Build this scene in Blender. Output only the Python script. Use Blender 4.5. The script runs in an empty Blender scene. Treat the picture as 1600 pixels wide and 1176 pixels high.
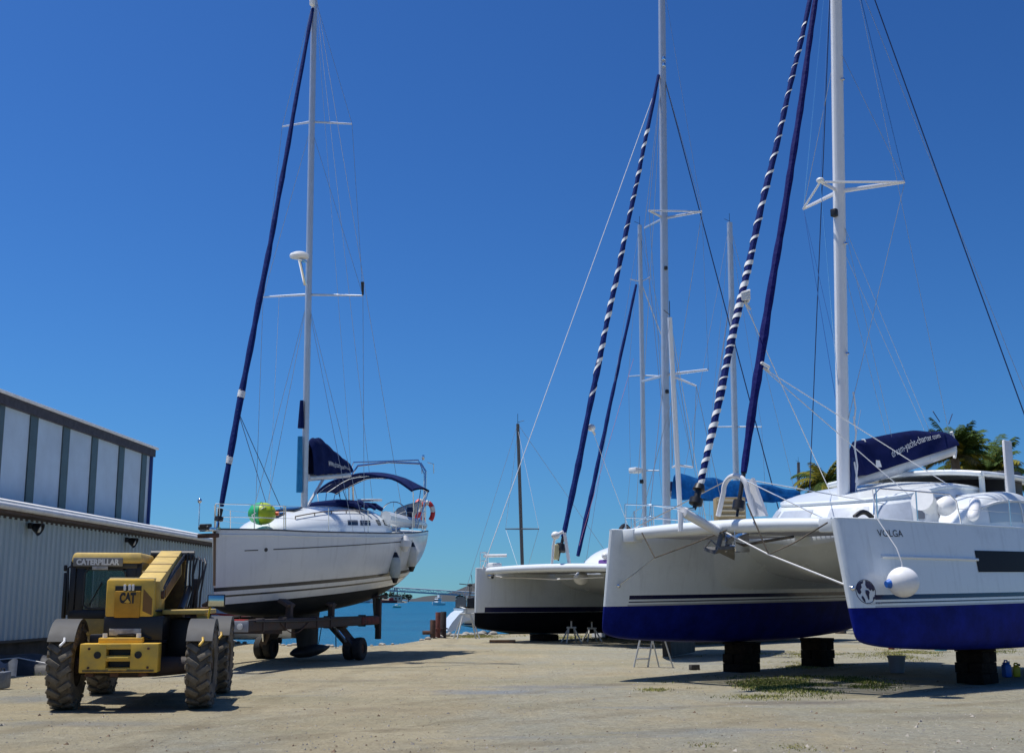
import bpy, bmesh, math, random
from math import sin, cos, pi, radians, atan, sqrt, atan2
from mathutils import Vector, Matrix
random.seed(7)
SC = bpy.context.scene
C = SC.collection
V = Vector
# ------------------------------------------------------------------ camera
FPX = 1900.0; CAMZ = 1.6; PITCH = atan(347.0 / FPX)
cam = bpy.data.cameras.new('camera'); camo = bpy.data.objects.new('camera', cam); C.objects.link(camo)
cam.sensor_width = 36; cam.lens = FPX / 1600 * 36; cam.clip_start = 0.1; cam.clip_end = 9000
camo.location = (0, 0, CAMZ); camo.rotation_euler = (pi / 2 + PITCH, 0, 0)
SC.camera = camo
# ------------------------------------------------------------------ sky and sun
SUNV = V((-0.31, 0.07, 1.0)).normalized()
SUN_EL = math.asin(SUNV.z); SUN_AZ = atan2(SUNV.x, SUNV.y)
W = bpy.data.worlds.new('World'); SC.world = W; W.use_nodes = True
nt = W.node_tree; nt.nodes.clear()
sky = nt.nodes.new('ShaderNodeTexSky'); sky.sky_type = 'NISHITA'; sky.sun_disc = False
sky.sun_elevation = SUN_EL; sky.sun_rotation = SUN_AZ
sky.altitude = 0; sky.air_density = 1.2; sky.dust_density = 0.95; sky.ozone_density = 10
# the clear tropical sky stays blue down to the sea: look the sky up slightly above the true elevation and deepen its contrast
stc = nt.nodes.new('ShaderNodeTexCoord'); ssp = nt.nodes.new('ShaderNodeSeparateXYZ'); smr = nt.nodes.new('ShaderNodeMapRange'); scb = nt.nodes.new('ShaderNodeCombineXYZ')
nt.links.new(stc.outputs['Generated'], ssp.inputs[0]); smr.inputs['To Min'].default_value = 0.07; nt.links.new(ssp.outputs[2], smr.inputs[0])
for i in (0, 1): nt.links.new(ssp.outputs[i], scb.inputs[i])
nt.links.new(smr.outputs[0], scb.inputs[2]); nt.links.new(scb.outputs[0], sky.inputs[0])
s1 = nt.nodes.new('ShaderNodeVectorMath'); s1.operation = 'SCALE'; s1.inputs[3].default_value = 0.12; nt.links.new(sky.outputs[0], s1.inputs[0])
gm0 = nt.nodes.new('ShaderNodeGamma'); gm0.inputs[1].default_value = 1.8; nt.links.new(s1.outputs[0], gm0.inputs[0])
s2 = nt.nodes.new('ShaderNodeVectorMath'); s2.operation = 'MULTIPLY'; s2.inputs[1].default_value = (9.4, 11.5, 10.6); nt.links.new(gm0.outputs[0], s2.inputs[0])
bg = nt.nodes.new('ShaderNodeBackground'); bg.inputs['Strength'].default_value = 0.12
wo = nt.nodes.new('ShaderNodeOutputWorld')
nt.links.new(s2.outputs[0], bg.inputs[0]); nt.links.new(bg.outputs[0], wo.inputs[0])
sl = bpy.data.lights.new('sun', 'SUN'); sl.energy = 4.9; sl.angle = radians(0.5); sl.color = (1, 0.95, 0.87)
so = bpy.data.objects.new('sun', sl); C.objects.link(so)
so.rotation_euler = SUNV.to_track_quat('Z', 'Y').to_euler(); so.location = (-20, 20, 60)
SC.view_settings.view_transform = 'Standard'; SC.view_settings.look = 'None'
SC.view_settings.exposure = 0.0; SC.view_settings.gamma = 1
SC.cycles.max_bounces = 8; SC.cycles.caustics_reflective = False; SC.cycles.caustics_refractive = False

# ------------------------------------------------------------------ helpers
CAM = V((0, 0, CAMZ))
def ray(px, py):
    xc = (px - 800) / FPX; yc = (588 - py) / FPX
    return V((xc, cos(PITCH) - yc * sin(PITCH), sin(PITCH) + yc * cos(PITCH)))
def at(px, py, Y):
    d = ray(px, py); return CAM + d * (Y / d.y)
def gx(px, Y, z=0.0):
    return (px - 800) / FPX * (Y * cos(PITCH) + (z - CAMZ) * sin(PITCH))
def G(px, py):
    d = ray(px, py); return CAM + d * (-CAMZ / d.z)
class Frame:                       # x aft from the bow, y starboard, z up
    def __init__(s, o, aft, trim=0.0, k=1.0):
        a = V((aft[0], aft[1], 0)).normalized()
        x = V((a.x * cos(trim), a.y * cos(trim), sin(trim))); y = V((-a.y, a.x, 0)); z = x.cross(y)
        s.M = Matrix(((x.x, y.x, z.x, o[0]), (x.y, y.y, z.y, o[1]), (x.z, y.z, z.z, o[2]), (0, 0, 0, 1)))
        s.M = s.M @ Matrix.Scale(k, 4); s.k = k
        s.I = s.M.inverted()
    def loc(s, px, py, y=0.0):     # where the sight line meets the plane y
        o = s.I @ CAM; d = s.I.to_3x3() @ ray(px, py); return o + d * ((y - o.y) / d.y)
    def locx(s, px, py, x):
        o = s.I @ CAM; d = s.I.to_3x3() @ ray(px, py); return o + d * ((x - o.x) / d.x)
def pchip(xs, ys):
    n = len(xs); h = [xs[i+1]-xs[i] for i in range(n-1)]; dl = [(ys[i+1]-ys[i])/h[i] for i in range(n-1)]
    m = [dl[0]] + [0.0]*(n-2) + [dl[-1]]
    for i in range(1, n-1):
        if dl[i-1]*dl[i] > 0:
            w1 = 2*h[i]+h[i-1]; w2 = h[i]+2*h[i-1]; m[i] = (w1+w2)/(w1/dl[i-1]+w2/dl[i])
    def f(x):
        if x <= xs[0]: return ys[0]
        if x >= xs[-1]: return ys[-1]
        i = 0
        while x > xs[i+1]: i += 1
        t = (x-xs[i])/h[i]; t2 = t*t; t3 = t2*t
        return (2*t3-3*t2+1)*ys[i]+(t3-2*t2+t)*h[i]*m[i]+(-2*t3+3*t2)*ys[i+1]+(t3-t2)*h[i]*m[i+1]
    return f
def lin(a, b, n): return [a + (b-a)*i/(n-1) for i in range(n)]

class MB:
    def __init__(s): s.v = []; s.f = []; s.m = []
    def add(s, vs, fs, m=0):
        o = len(s.v); s.v += [tuple(p) for p in vs]
        for f in fs: s.f.append(tuple(i+o for i in f)); s.m.append(m)
    def box(s, c, d, rz=0, m=0, R=None, bev=0.0, taper=1.0):
        R = R or Matrix.Rotation(rz, 3, 'Z'); c = V(c); hx, hy, hz = d[0]/2, d[1]/2, d[2]/2
        if bev > 0:
            bm = bmesh.new(); bmesh.ops.create_cube(bm, size=1)
            for v in bm.verts:
                k = taper if v.co.z > 0 else 1
                v.co = V((v.co.x*d[0]*k, v.co.y*d[1]*k, v.co.z*d[2]))
            bmesh.ops.bevel(bm, geom=bm.edges[:], offset=bev, segments=2, profile=0.5, affect='EDGES')
            bm.verts.index_update(); vs = [R @ v.co + c for v in bm.verts]
            fs = [[v.index for v in f.verts] for f in bm.faces]; bm.free(); s.add(vs, fs, m); return s
        vs = []
        for z in (-hz, hz):
            k = taper if z > 0 else 1
            for x, y in ((-hx, -hy), (hx, -hy), (hx, hy), (-hx, hy)): vs.append(R @ V((x*k, y*k, z)) + c)
        s.add(vs, [(0, 3, 2, 1), (4, 5, 6, 7), (0, 1, 5, 4), (1, 2, 6, 5), (2, 3, 7, 6), (3, 0, 4, 7)], m); return s
    def tube(s, pts, r, n=8, m=0, closed=False, flat=1.0):
        pts = [V(p) for p in pts]; N = len(pts); rs = r if isinstance(r, (list, tuple)) else [r]*N
        T = []
        for i in range(N):
            a = pts[(i-1) % N] if (closed or i > 0) else pts[i]; b = pts[(i+1) % N] if (closed or i < N-1) else pts[i]
            T.append((b-a).normalized())
        up = V((0, 0, 1)) if abs(T[0].z) < 0.9 else V((1, 0, 0))
        nrm = (up - T[0]*up.dot(T[0])).normalized(); vs = []
        for i in range(N):
            nrm = (nrm - T[i]*nrm.dot(T[i])).normalized(); bi = T[i].cross(nrm)
            for k in range(n):
                a = 2*pi*k/n; vs.append(pts[i] + nrm*(cos(a)*rs[i]) + bi*(sin(a)*rs[i]*flat))
        fs = []
        for i in range(N if closed else N-1):
            j = (i+1) % N
            for k in range(n): fs.append((i*n+k, i*n+(k+1) % n, j*n+(k+1) % n, j*n+k))
        if not closed: fs += [tuple(range(n-1, -1, -1)), tuple((N-1)*n+k for k in range(n))]
        s.add(vs, fs, m); return s
    def cyl(s, a, b, r0, r1=None, n=16, m=0): return s.tube([a, b], [r0, r0 if r1 is None else r1], n, m)
    def lathe(s, prof, c=(0, 0, 0), axis='z', n=24, m=0, R=None):
        if R is None:
            R = {'z': Matrix.Identity(3), 'x': Matrix.Rotation(pi/2, 3, 'Y'), 'y': Matrix.Rotation(-pi/2, 3, 'X')}[axis]
        vs = []; P = len(prof); c = V(c)
        for k in range(n):
            a = 2*pi*k/n
            for r, z in prof: vs.append(R @ V((r*cos(a), r*sin(a), z)) + c)
        fs = [(k*P+i, ((k+1) % n)*P+i, ((k+1) % n)*P+i+1, k*P+i+1) for k in range(n) for i in range(P-1)]
        s.add(vs, fs, m); return s
    def ell(s, c, r, nu=20, nv=12, m=0, R=None):
        if isinstance(r, (int, float)): r = (r, r, r)
        c = V(c); vs = []; R = R or Matrix.Identity(3)
        for j in range(nv+1):
            t = pi*j/nv
            for k in range(nu):
                a = 2*pi*k/nu; vs.append(c + R @ V((r[0]*sin(t)*cos(a), r[1]*sin(t)*sin(a), r[2]*cos(t))))
        fs = [(j*nu+k, (j+1)*nu+k, (j+1)*nu+(k+1) % nu, j*nu+(k+1) % nu) for j in range(nv) for k in range(nu)]
        s.add(vs, fs, m); return s
    def grid(s, fn, us, vs_, m=0, off=0.0):
        nv = len(vs_); P = [[V(fn(u, v)) for v in vs_] for u in us]
        if off:
            Q = []
            for i in range(len(us)):
                row = []
                for j in range(nv):
                    a = P[min(i+1, len(us)-1)][j] - P[max(i-1, 0)][j]; b = P[i][min(j+1, nv-1)] - P[i][max(j-1, 0)]
                    row.append(P[i][j] + a.cross(b).normalized()*off)
                Q.append(row)
            P = Q
        s.add([p for r in P for p in r], [(i*nv+j, (i+1)*nv+j, (i+1)*nv+j+1, i*nv+j+1) for i in range(len(us)-1) for j in range(nv-1)], m)
        return s
    def poly(s, pts, m=0): s.add(pts, [tuple(range(len(pts)))], m); return s
    def prism(s, pts, d, m=0):      # outline in 3-D, pushed along vector d
        n = len(pts); d = V(d); pts = [V(p) for p in pts]
        fs = [tuple(range(n-1, -1, -1)), tuple(range(n, 2*n))] + [(i, (i+1) % n, n+(i+1) % n, n+i) for i in range(n)]
        s.add(pts + [p+d for p in pts], fs, m); return s
    def build(s, name, mat, parent=None, sharp=35, fix=True):
        me = bpy.data.meshes.new(name); me.from_pydata(s.v, [], s.f); me.update()
        mats = mat if isinstance(mat, (list, tuple)) else [mat]
        for a in mats: me.materials.append(a)
        me.polygons.foreach_set('material_index', s.m)
        if fix:
            bm = bmesh.new(); bm.from_mesh(me); bmesh.ops.recalc_face_normals(bm, faces=bm.faces[:]); bm.to_mesh(me); bm.free()
        me.shade_smooth(); me.set_sharp_from_angle(angle=radians(sharp))
        o = bpy.data.objects.new(name, me); C.objects.link(o)
        if parent: o.parent = parent
        return o
def tag(o, label, cat, group=None, kind=None):
    o['label'] = label; o['category'] = cat
    if group: o['group'] = group
    if kind: o['kind'] = kind
    return o
def kindo(o, k): o['kind'] = k; return o
def thing(name, label, cat, M=None, loc=None, rz=0, group=None):
    o = bpy.data.objects.new(name, None); C.objects.link(o); o.empty_display_size = 0.3
    if M is not None: o.matrix_world = M
    else: o.location = loc or (0, 0, 0); o.rotation_euler = (0, 0, rz)
    return tag(o, label, cat, group)
def wire(name, a, b, r, mat, parent, n=5):
    return MB().tube([a, b], r, n).build(name, mat, parent)
def textmesh(s, size, bold=0.0):
    cu = bpy.data.curves.new('lettering', 'FONT'); cu.body = s; cu.size = size; cu.resolution_u = 3; cu.offset = bold
    o = bpy.data.objects.new('lettering', cu); C.objects.link(o); dg = bpy.context.evaluated_depsgraph_get(); dg.update()
    me = bpy.data.meshes.new_from_object(o.evaluated_get(dg))
    vs = [(v.co.x, v.co.y) for v in me.vertices]; fs = [tuple(p.vertices) for p in me.polygons]
    bpy.data.objects.remove(o); bpy.data.curves.remove(cu); bpy.data.meshes.remove(me)
    x0 = min(v[0] for v in vs); x1 = max(v[0] for v in vs)
    return [(x-x0, y) for x, y in vs], fs, x1-x0
def lettering(s, size, width, place, name, mat, parent, bold=0.0):
    vs, fs, w = textmesh(s, size, bold); k = width/w if width else 1
    mb = MB(); mb.add([place(x*k, y) for x, y in vs], fs); return mb.build(name, mat, parent, fix=False)

# ------------------------------------------------------------------ materials
MATS = {}
def mat(name, col, rough=0.5, metal=0.0, var=0.0, scale=6.0, bump=0.0, bscale=40.0, coat=0.0, alpha=1.0, dirt=None, spec=0.5, trans=0.0):
    if name in MATS: return MATS[name]
    m = bpy.data.materials.new(name); m.use_nodes = True; t = m.node_tree; b = t.nodes['Principled BSDF']
    b.inputs['Base Color'].default_value = (*col, 1); b.inputs['Roughness'].default_value = rough; b.inputs['Metallic'].default_value = metal
    b.inputs['Coat Weight'].default_value = coat; b.inputs['Specular IOR Level'].default_value = spec
    b.inputs['Transmission Weight'].default_value = trans
    b.inputs['Alpha'].default_value = alpha
    tc = t.nodes.new('ShaderNodeTexCoord')
    if var or dirt:
        n = t.nodes.new('ShaderNodeTexNoise'); n.inputs['Scale'].default_value = scale; n.inputs['Detail'].default_value = 6; n.inputs['Roughness'].default_value = .65
        t.links.new(tc.outputs['Object'], n.inputs['Vector'])
        r = t.nodes.new('ShaderNodeValToRGB'); r.color_ramp.elements[0].position = .32; r.color_ramp.elements[1].position = .68
        d = dirt or [c*(1-var) for c in col]
        r.color_ramp.elements[0].color = (*d, 1); r.color_ramp.elements[1].color = (*[min(1, c*(1+var*.3)) for c in col], 1)
        t.links.new(n.outputs['Fac'], r.inputs[0]); t.links.new(r.outputs[0], b.inputs['Base Color'])
        mr = t.nodes.new('ShaderNodeMapRange'); mr.inputs['To Min'].default_value = min(1, rough*1.35+.03); mr.inputs['To Max'].default_value = rough*.85
        t.links.new(n.outputs['Fac'], mr.inputs[0]); t.links.new(mr.outputs[0], b.inputs['Roughness'])
    if bump:
        n2 = t.nodes.new('ShaderNodeTexNoise'); n2.inputs['Scale'].default_value = bscale; n2.inputs['Detail'].default_value = 5
        t.links.new(tc.outputs['Object'], n2.inputs['Vector'])
        bp = t.nodes.new('ShaderNodeBump'); bp.inputs['Strength'].default_value = bump; bp.inputs['Distance'].default_value = .03
        t.links.new(n2.outputs['Fac'], bp.inputs['Height']); t.links.new(bp.outputs[0], b.inputs['Normal'])
    MATS[name] = m; return m
def hullmat(name, white, bottom, zb, bands=(), slope=0.0, bottom2=None):
    """gelcoat above the paint line zb, antifouling below it, painted boot stripes in between (heights along the hull)"""
    m = bpy.data.materials.new(name); m.use_nodes = True; t = m.node_tree; b = t.nodes['Principled BSDF']; L = t.links
    tc = t.nodes.new('ShaderNodeTexCoord'); sx = t.nodes.new('ShaderNodeSeparateXYZ'); L.new(tc.outputs['Object'], sx.inputs[0])
    def M(op, a, b2):
        n = t.nodes.new('ShaderNodeMath'); n.operation = op
        for i, q in enumerate((a, b2)):
            if isinstance(q, (int, float)): n.inputs[i].default_value = q
            else: L.new(q, n.inputs[i])
        return n.outputs[0]
    def mix(f, a, b2):
        n = t.nodes.new('ShaderNodeMix'); n.data_type = 'RGBA'; L.new(f, n.inputs[0])
        for i, q in ((6, a), (7, b2)):
            if isinstance(q, tuple): n.inputs[i].default_value = (*q, 1)
            else: L.new(q, n.inputs[i])
        return n.outputs[2]
    z = M('SUBTRACT', sx.outputs[2], M('MULTIPLY', sx.outputs[0], slope))
    nz = t.nodes.new('ShaderNodeTexNoise'); nz.inputs['Scale'].default_value = 1.6; nz.inputs['Detail'].default_value = 9; nz.inputs['Roughness'].default_value = .75
    L.new(tc.outputs['Object'], nz.inputs['Vector'])
    mp = t.nodes.new('ShaderNodeMapping'); mp.inputs['Scale'].default_value = (7, 7, .5); L.new(tc.outputs['Object'], mp.inputs[0])
    ns = t.nodes.new('ShaderNodeTexNoise'); ns.inputs['Scale'].default_value = 1.0; ns.inputs['Detail'].default_value = 4; L.new(mp.outputs[0], ns.inputs['Vector'])
    grime = M('MULTIPLY', M('MAXIMUM', M('SUBTRACT', nz.outputs['Fac'], .5), 0), 1.1)
    streak = M('ADD', M('MULTIPLY', M('MAXIMUM', M('SUBTRACT', ns.outputs['Fac'], .55), 0), 1.4), grime)
    col = mix(streak, white, tuple(c*.62 for c in white))
    for z0, z1, c, x0 in bands:
        f = M('MULTIPLY', M('MULTIPLY', M('GREATER_THAN', z, z0), M('LESS_THAN', z, z1)), M('GREATER_THAN', sx.outputs[0], x0))
        col = mix(f, col, c)
    fb = M('LESS_THAN', z, zb)
    r = t.nodes.new('ShaderNodeMapRange'); r.inputs[1].default_value = .3; r.inputs[2].default_value = .7; L.new(nz.outputs['Fac'], r.inputs[0])
    bc = mix(r.outputs[0], bottom2 or tuple(c*.6 for c in bottom), bottom)
    col = mix(fb, col, bc); L.new(col, b.inputs['Base Color'])
    L.new(M('ADD', M('MULTIPLY', fb, .4), .2), b.inputs['Roughness']); L.new(M('SUBTRACT', .4, M('MULTIPLY', fb, .33)), b.inputs['Specular IOR Level'])
    L.new(M('SUBTRACT', .12, M('MULTIPLY', fb, .12)), b.inputs['Coat Weight']); b.inputs['Coat Roughness'].default_value = .1
    bp = t.nodes.new('ShaderNodeBump'); bp.inputs['Strength'].default_value = .04; bp.inputs['Distance'].default_value = .05
    L.new(nz.outputs['Fac'], bp.inputs['Height']); L.new(bp.outputs[0], b.inputs['Normal'])
    return m
GEL = mat('gelcoat', (.76, .80, .81), .22, var=.05, scale=2.5, coat=.3)
GELD = mat('nonskid_deck', (.70, .73, .73), .5, var=.1, scale=5, bump=.1, bscale=160)
SHADEGEL = mat('window_cover_cloth', (.40, .45, .53), .45, var=.15, scale=4)
ALU = mat('anodised_mast', (.62, .64, .66), .34, .55, var=.1, scale=3)
WMAST = mat('white_mast_paint', (.8, .8, .8), .25, var=.05, scale=3, coat=.3)
STEEL = mat('stainless', (.75, .76, .78), .16, 1.0)
WIRE = mat('rigging_wire', (.42, .44, .47), .35, .6)
WIREL = mat('pale_rope', (.75, .75, .75), .6)
WIRED = mat('dark_rope', (.02, .035, .11), .6)
NAVY = mat('navy_canvas', (.006, .016, .085), .85, var=.3, scale=3, bump=.45, bscale=9, spec=.12)
NAVYF = mat('navy_sailcloth', (.006, .022, .14), .75, var=.3, scale=4, bump=.4, bscale=12, spec=.15)
ROYAL = mat('royal_canvas', (.004, .14, .44), .7, var=.5, scale=3.0, bump=.9, bscale=5, spec=.2)
TURQ = mat('turquoise_canvas', (.01, .2, .42), .7, var=.2)
BLACK = mat('black_plastic', (.012, .012, .014), .45)
RUBBER = mat('tyre_rubber', (.04, .037, .034), .75, dirt=(.20, .165, .12), scale=4, bump=.3)
LUG = mat('dusty_tread', (.23, .195, .145), .85, dirt=(.08, .07, .055), scale=6, bump=.2)
DGREY = mat('dark_grey_plastic', (.035, .04, .048), .6, dirt=(.065, .062, .058), scale=4)
GLASSD = mat('dark_glass', (.01, .013, .016), .06, spec=.7)
YEL = mat('machine_yellow', (.84, .51, .045), .42, dirt=(.58, .38, .08), scale=3.5, bump=.05, bscale=30)
YELD = mat('faded_yellow', (.66, .46, .11), .55, dirt=(.42, .30, .10), scale=4)
RUST = mat('rusty_steel', (.13, .06, .035), .75, dirt=(.05, .03, .025), scale=6, bump=.2)
BRUST = mat('painted_rusty_steel', (.03, .032, .038), .65, dirt=(.075, .045, .035), scale=5, bump=.2)
REDP = mat('red_paint', (.42, .025, .02), .45, var=.2)
ORANGE = mat('orange_plastic', (.75, .12, .02), .4)
WOODT = mat('timber_block', (.022, .018, .014), .95, var=.45, scale=9, bump=.4, spec=.1)
WHITEP = mat('white_plastic', (.8, .8, .78), .35, var=.08, scale=4)
GREYV = mat('grey_fender_vinyl', (.45, .5, .47), .4, var=.15)
BLUEP = mat('blue_plastic', (.02, .13, .5), .4)
YELP = mat('yellow_plastic', (.8, .55, .02), .4)
def wavy(p0, p1, n=40, amp=.02, seed=1, sag=(0, 0, 0)):
    rnd = random.Random(seed); ph = [rnd.uniform(0, 6) for _ in range(4)]; p0 = V(p0); p1 = V(p1); out = []
    for i in range(n+1):
        t = i/n; q = p0.lerp(p1, t) + V(sag)*(4*t*(1-t))
        w = amp*sin(pi*t)**.3
        out.append(q + V((w*sin(9*t+ph[0])*.6+w*.3*sin(31*t+ph[1]), w*sin(8*t+ph[2]), 0)))
    return out
def furled(name, pts, r, mat_, parent, wraps=None, wmat=None, label=None):
    N = len(pts); rs = [r*(0.5+.5*min(1, 5*i/N+.35))*(1-.45*i/N)*(1+.08*sin(i*1.7)+random.uniform(-.07, .07)) for i in range(N)]
    o = MB().tube(pts, rs, 10).build(name, mat_, parent)
    if wraps:
        Lt = sum((V(pts[i+1])-V(pts[i])).length for i in range(N-1))
        def P(t):
            q = max(0, min(.9999, t))*(N-1); i = int(q); f = q-i; return V(pts[i]).lerp(V(pts[i+1]), f), rs[i]*(1-f)+rs[min(i+1, N-1)]*f
        ax = (V(pts[-1])-V(pts[0])).normalized(); e1 = ax.cross(V((0, 1, 0))).normalized(); e2 = ax.cross(e1)
        for t0, t1, pitch, wd in wraps:
            mb = MB(); n = int((t1-t0)*Lt/pitch*12); vs = []
            for k in range(n+1):
                t = t0+(t1-t0)*k/n; p, rr = P(t); a = 2*pi*k/12+.9*sin(k*.043)+.4*sin(k*.13)
                wv = wd*(.75+.3*sin(k*.037)+.22*sin(k*.21)); d = (e1*cos(a)+e2*sin(a))*(rr*1.05+.005)
                vs += [p+d-ax*wv/2, p+d*1.03, p+d+ax*wv/2]
            mb.add(vs, [q for k in range(n) for q in ((3*k, 3*k+1, 3*k+4, 3*k+3), (3*k+1, 3*k+2, 3*k+5, 3*k+4))])
            mb.build('white_wrap', wmat, o)
    return o
# ------------------------------------------------------------------ ground, water, far shore
SHX = [-3000, -400, -60, -25, -11.4, -8, -5.35, -3.85, -2.9, -1.65, 2, 10, 30, 80, 400, 3000]
SHY = [90, 78, 62, 54, 48.6, 45.2, 43.3, 46.5, 55.4, 58, 63, 77, 110, 150, 330, 900]
def shore(x):
    for i in range(len(SHX)-1):
        if x <= SHX[i+1]:
            t = (x-SHX[i])/(SHX[i+1]-SHX[i]); return SHY[i]+t*(SHY[i+1]-SHY[i])
    return SHY[-1]
WATERZ = -1.25
from mathutils import noise as mn
def gz(x, y):
    s = y - shore(x)
    b = .035*mn.noise(V((x*.35, y*.35, 1)))+.012*mn.noise(V((x*1.7, y*1.7, 4)))
    if s < -2: return b
    if s < 0: return b*(-s/2) - .02*(s+2)**2
    return -.08 - s*.42 if s < 9 else max(-5.0, -3.86-(s-9)*.05)
def ground():
    xs = sorted(set([-3000, -1200, -400, -150, -80, -50] + lin(-36, 40, 96) + [50, 65, 80, 120, 200, 400, 1200, 3000]))
    ts = [-900, -300, -100, -40, -20] 
    mb = MB(); rows = []
    ys = [-2500, -600, -150, -50, -20, -8] + lin(-2, 30, 65)
    N2 = lin(0, 1, 45)
    for x in xs:
        sh = shore(x); col = [(x, y, gz(x, y)) for y in ys if True]
        a = 30.5
        for t in N2[0:]: y = a+(sh-2-a)*t; col.append((x, y, gz(x, y)))
        for dy in (-1.3, -.6, 0, .8, 2, 4, 9, 30, 200, 1500, 5200): col.append((x, sh+dy, gz(x, sh+dy)))
        rows.append(col)
    nv = len(rows[0])
    mb.add([p for r in rows for p in r], [(i*nv+j, (i+1)*nv+j, (i+1)*nv+j+1, i*nv+j+1) for i in range(len(rows)-1) for j in range(nv-1)])
    m = bpy.data.materials.new('yard_dirt'); m.use_nodes = True; t = m.node_tree; L = t.links; b = t.nodes['Principled BSDF']
    b.inputs['Roughness'].default_value = .95; b.inputs['Specular IOR Level'].default_value = .15
    tc = t.nodes.new('ShaderNodeTexCoord')
    def noise(sc, det=6, rough=.6, stretch=None):
        n = t.nodes.new('ShaderNodeTexNoise'); n.inputs['Scale'].default_value = sc; n.inputs['Detail'].default_value = det; n.inputs['Roughness'].default_value = rough
        if stretch:
            mp = t.nodes.new('ShaderNodeMapping'); mp.inputs['Scale'].default_value = stretch; mp.inputs['Rotation'].default_value = (0, 0, .5); L.new(tc.outputs['Object'], mp.inputs[0]); L.new(mp.outputs[0], n.inputs['Vector'])
        else: L.new(tc.outputs['Object'], n.inputs['Vector'])
        return n.outputs['Fac']
    def ramp(f, a, c):
        r = t.nodes.new('ShaderNodeMapRange'); r.inputs[1].default_value = a; r.inputs[2].default_value = c; L.new(f, r.inputs[0]); return r.outputs[0]
    def mix(f, a, c):
        n = t.nodes.new('ShaderNodeMix'); n.data_type = 'RGBA'; L.new(f, n.inputs[0])
        for i, q in ((6, a), (7, c)):
            if isinstance(q, tuple): n.inputs[i].default_value = (*q, 1)
            else: L.new(q, n.inputs[i])
        return n.outputs[2]
    def mul(a, c):
        n = t.nodes.new('ShaderNodeMath'); n.operation = 'MULTIPLY'
        for i, q in enumerate((a, c)):
            if isinstance(q, (int, float)): n.inputs[i].default_value = q
            else: L.new(q, n.inputs[i])
        return n.outputs[0]
    sx = t.nodes.new('ShaderNodeSeparateXYZ'); L.new(tc.outputs['Object'], sx.inputs[0])
    tan = mix(ramp(noise(.45, 8, .7), .35, .65), (.36, .305, .195), (.455, .40, .27))
    gv = mix(ramp(noise(9, 4, .8), .3, .7), (.27, .26, .205), (.42, .405, .32))
    # grey gravel is commoner on the catamaran side of the yard
    side = ramp(sx.outputs[0], -3, 6)
    n1 = t.nodes.new('ShaderNodeMath'); n1.operation = 'ADD'; L.new(noise(.33, 7, .65, (1, .55, 1)), n1.inputs[0]); L.new(mul(side, .16), n1.inputs[1])
    c = mix(ramp(n1.outputs[0], .5, .66), tan, gv)
    c = mix(mul(ramp(noise(26, 3, .7), .52, .72), .5), c, (.24, .20, .145))
    c = mix(mul(ramp(noise(60, 2, .6), .6, .74), .6), c, (.52, .47, .39))
    c = mix(mul(ramp(noise(.9, 5, .6, (.35, 1.6, 1)), .56, .70), .4), c, (.30, .25, .175))
    c = mix(mul(ramp(noise(.22, 6, .7, (.6, 1.7, 1)), .50, .62), .8), c, (.32, .295, .20))
    c = mix(mul(ramp(noise(5, 8, .85), .52, .70), .7), c, (.58, .52, .37))
    c = mix(mul(ramp(noise(3.1, 8, .85), .54, .70), .6), c, (.23, .20, .145))
    c = mix(mul(ramp(noise(.28, 4, .55, (.5, 2.2, 1)), .62, .70), .55), c, (.26, .28, .28))
    def blot(px, py, wx, wy, col, k, rot=0.0):
        # spilt antifouling, oil and damp patches lying on the ground
        nonlocal c
        q = G(px, py); mp = t.nodes.new('ShaderNodeMapping'); mp.vector_type = 'TEXTURE'; mp.inputs['Location'].default_value = (q.x, q.y, 0); mp.inputs['Scale'].default_value = (wx, wy, 5); mp.inputs['Rotation'].default_value = (0, 0, rot)
        L.new(tc.outputs['Object'], mp.inputs[0]); ln = t.nodes.new('ShaderNodeVectorMath'); ln.operation = 'LENGTH'; L.new(mp.outputs[0], ln.inputs[0])
        a_ = t.nodes.new('ShaderNodeMath'); a_.operation = 'ADD'; L.new(ln.outputs['Value'], a_.inputs[0]); L.new(mul(noise(1.4, 6, .7), 1.5), a_.inputs[1])
        r = t.nodes.new('ShaderNodeMapRange'); r.inputs[1].default_value = 1.75; r.inputs[2].default_value = .95; L.new(a_.outputs[0], r.inputs[0]); c = mix(mul(r.outputs[0], k), c, col)
    blot(775, 1080, 1.5, .8, (.21, .25, .31), .6, .1); blot(880, 1072, 1.8, .6, (.22, .23, .24), .6); blot(60, 1092, 1.2, 1.0, (.20, .24, .27), .6); blot(120, 1130, 1.6, .45, (.21, .23, .25), .5)
    blot(1250, 1096, 1.9, .55, (.17, .15, .13), .75, .1); blot(950, 1068, 1.3, .5, (.18, .17, .15), .6); blot(560, 1062, 1.6, .5, (.26, .23, .17), .6); blot(1480, 1120, 1.6, .6, (.24, .22, .17), .6, .3); blot(620, 1110, 1.5, .4, (.29, .25, .17), .5)
    # tyre tracks pressed into the dirt
    def track(x0, y0, x1, y1, k):
        nonlocal c
        d = V((x1-x0, y1-y0, 0)).normalized(); nrm_ = V((-d.y, d.x, 0))
        dp = t.nodes.new('ShaderNodeVectorMath'); dp.operation = 'DOT_PRODUCT'; L.new(tc.outputs['Object'], dp.inputs[0]); dp.inputs[1].default_value = nrm_
        s_ = t.nodes.new('ShaderNodeMath'); s_.operation = 'SUBTRACT'; L.new(dp.outputs['Value'], s_.inputs[0]); s_.inputs[1].default_value = nrm_.x*x0+nrm_.y*y0
        w_ = t.nodes.new('ShaderNodeMath'); w_.operation = 'ADD'; L.new(s_.outputs[0], w_.inputs[0]); L.new(mul(noise(.11, 2, .5), 2.2), w_.inputs[1])
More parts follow.
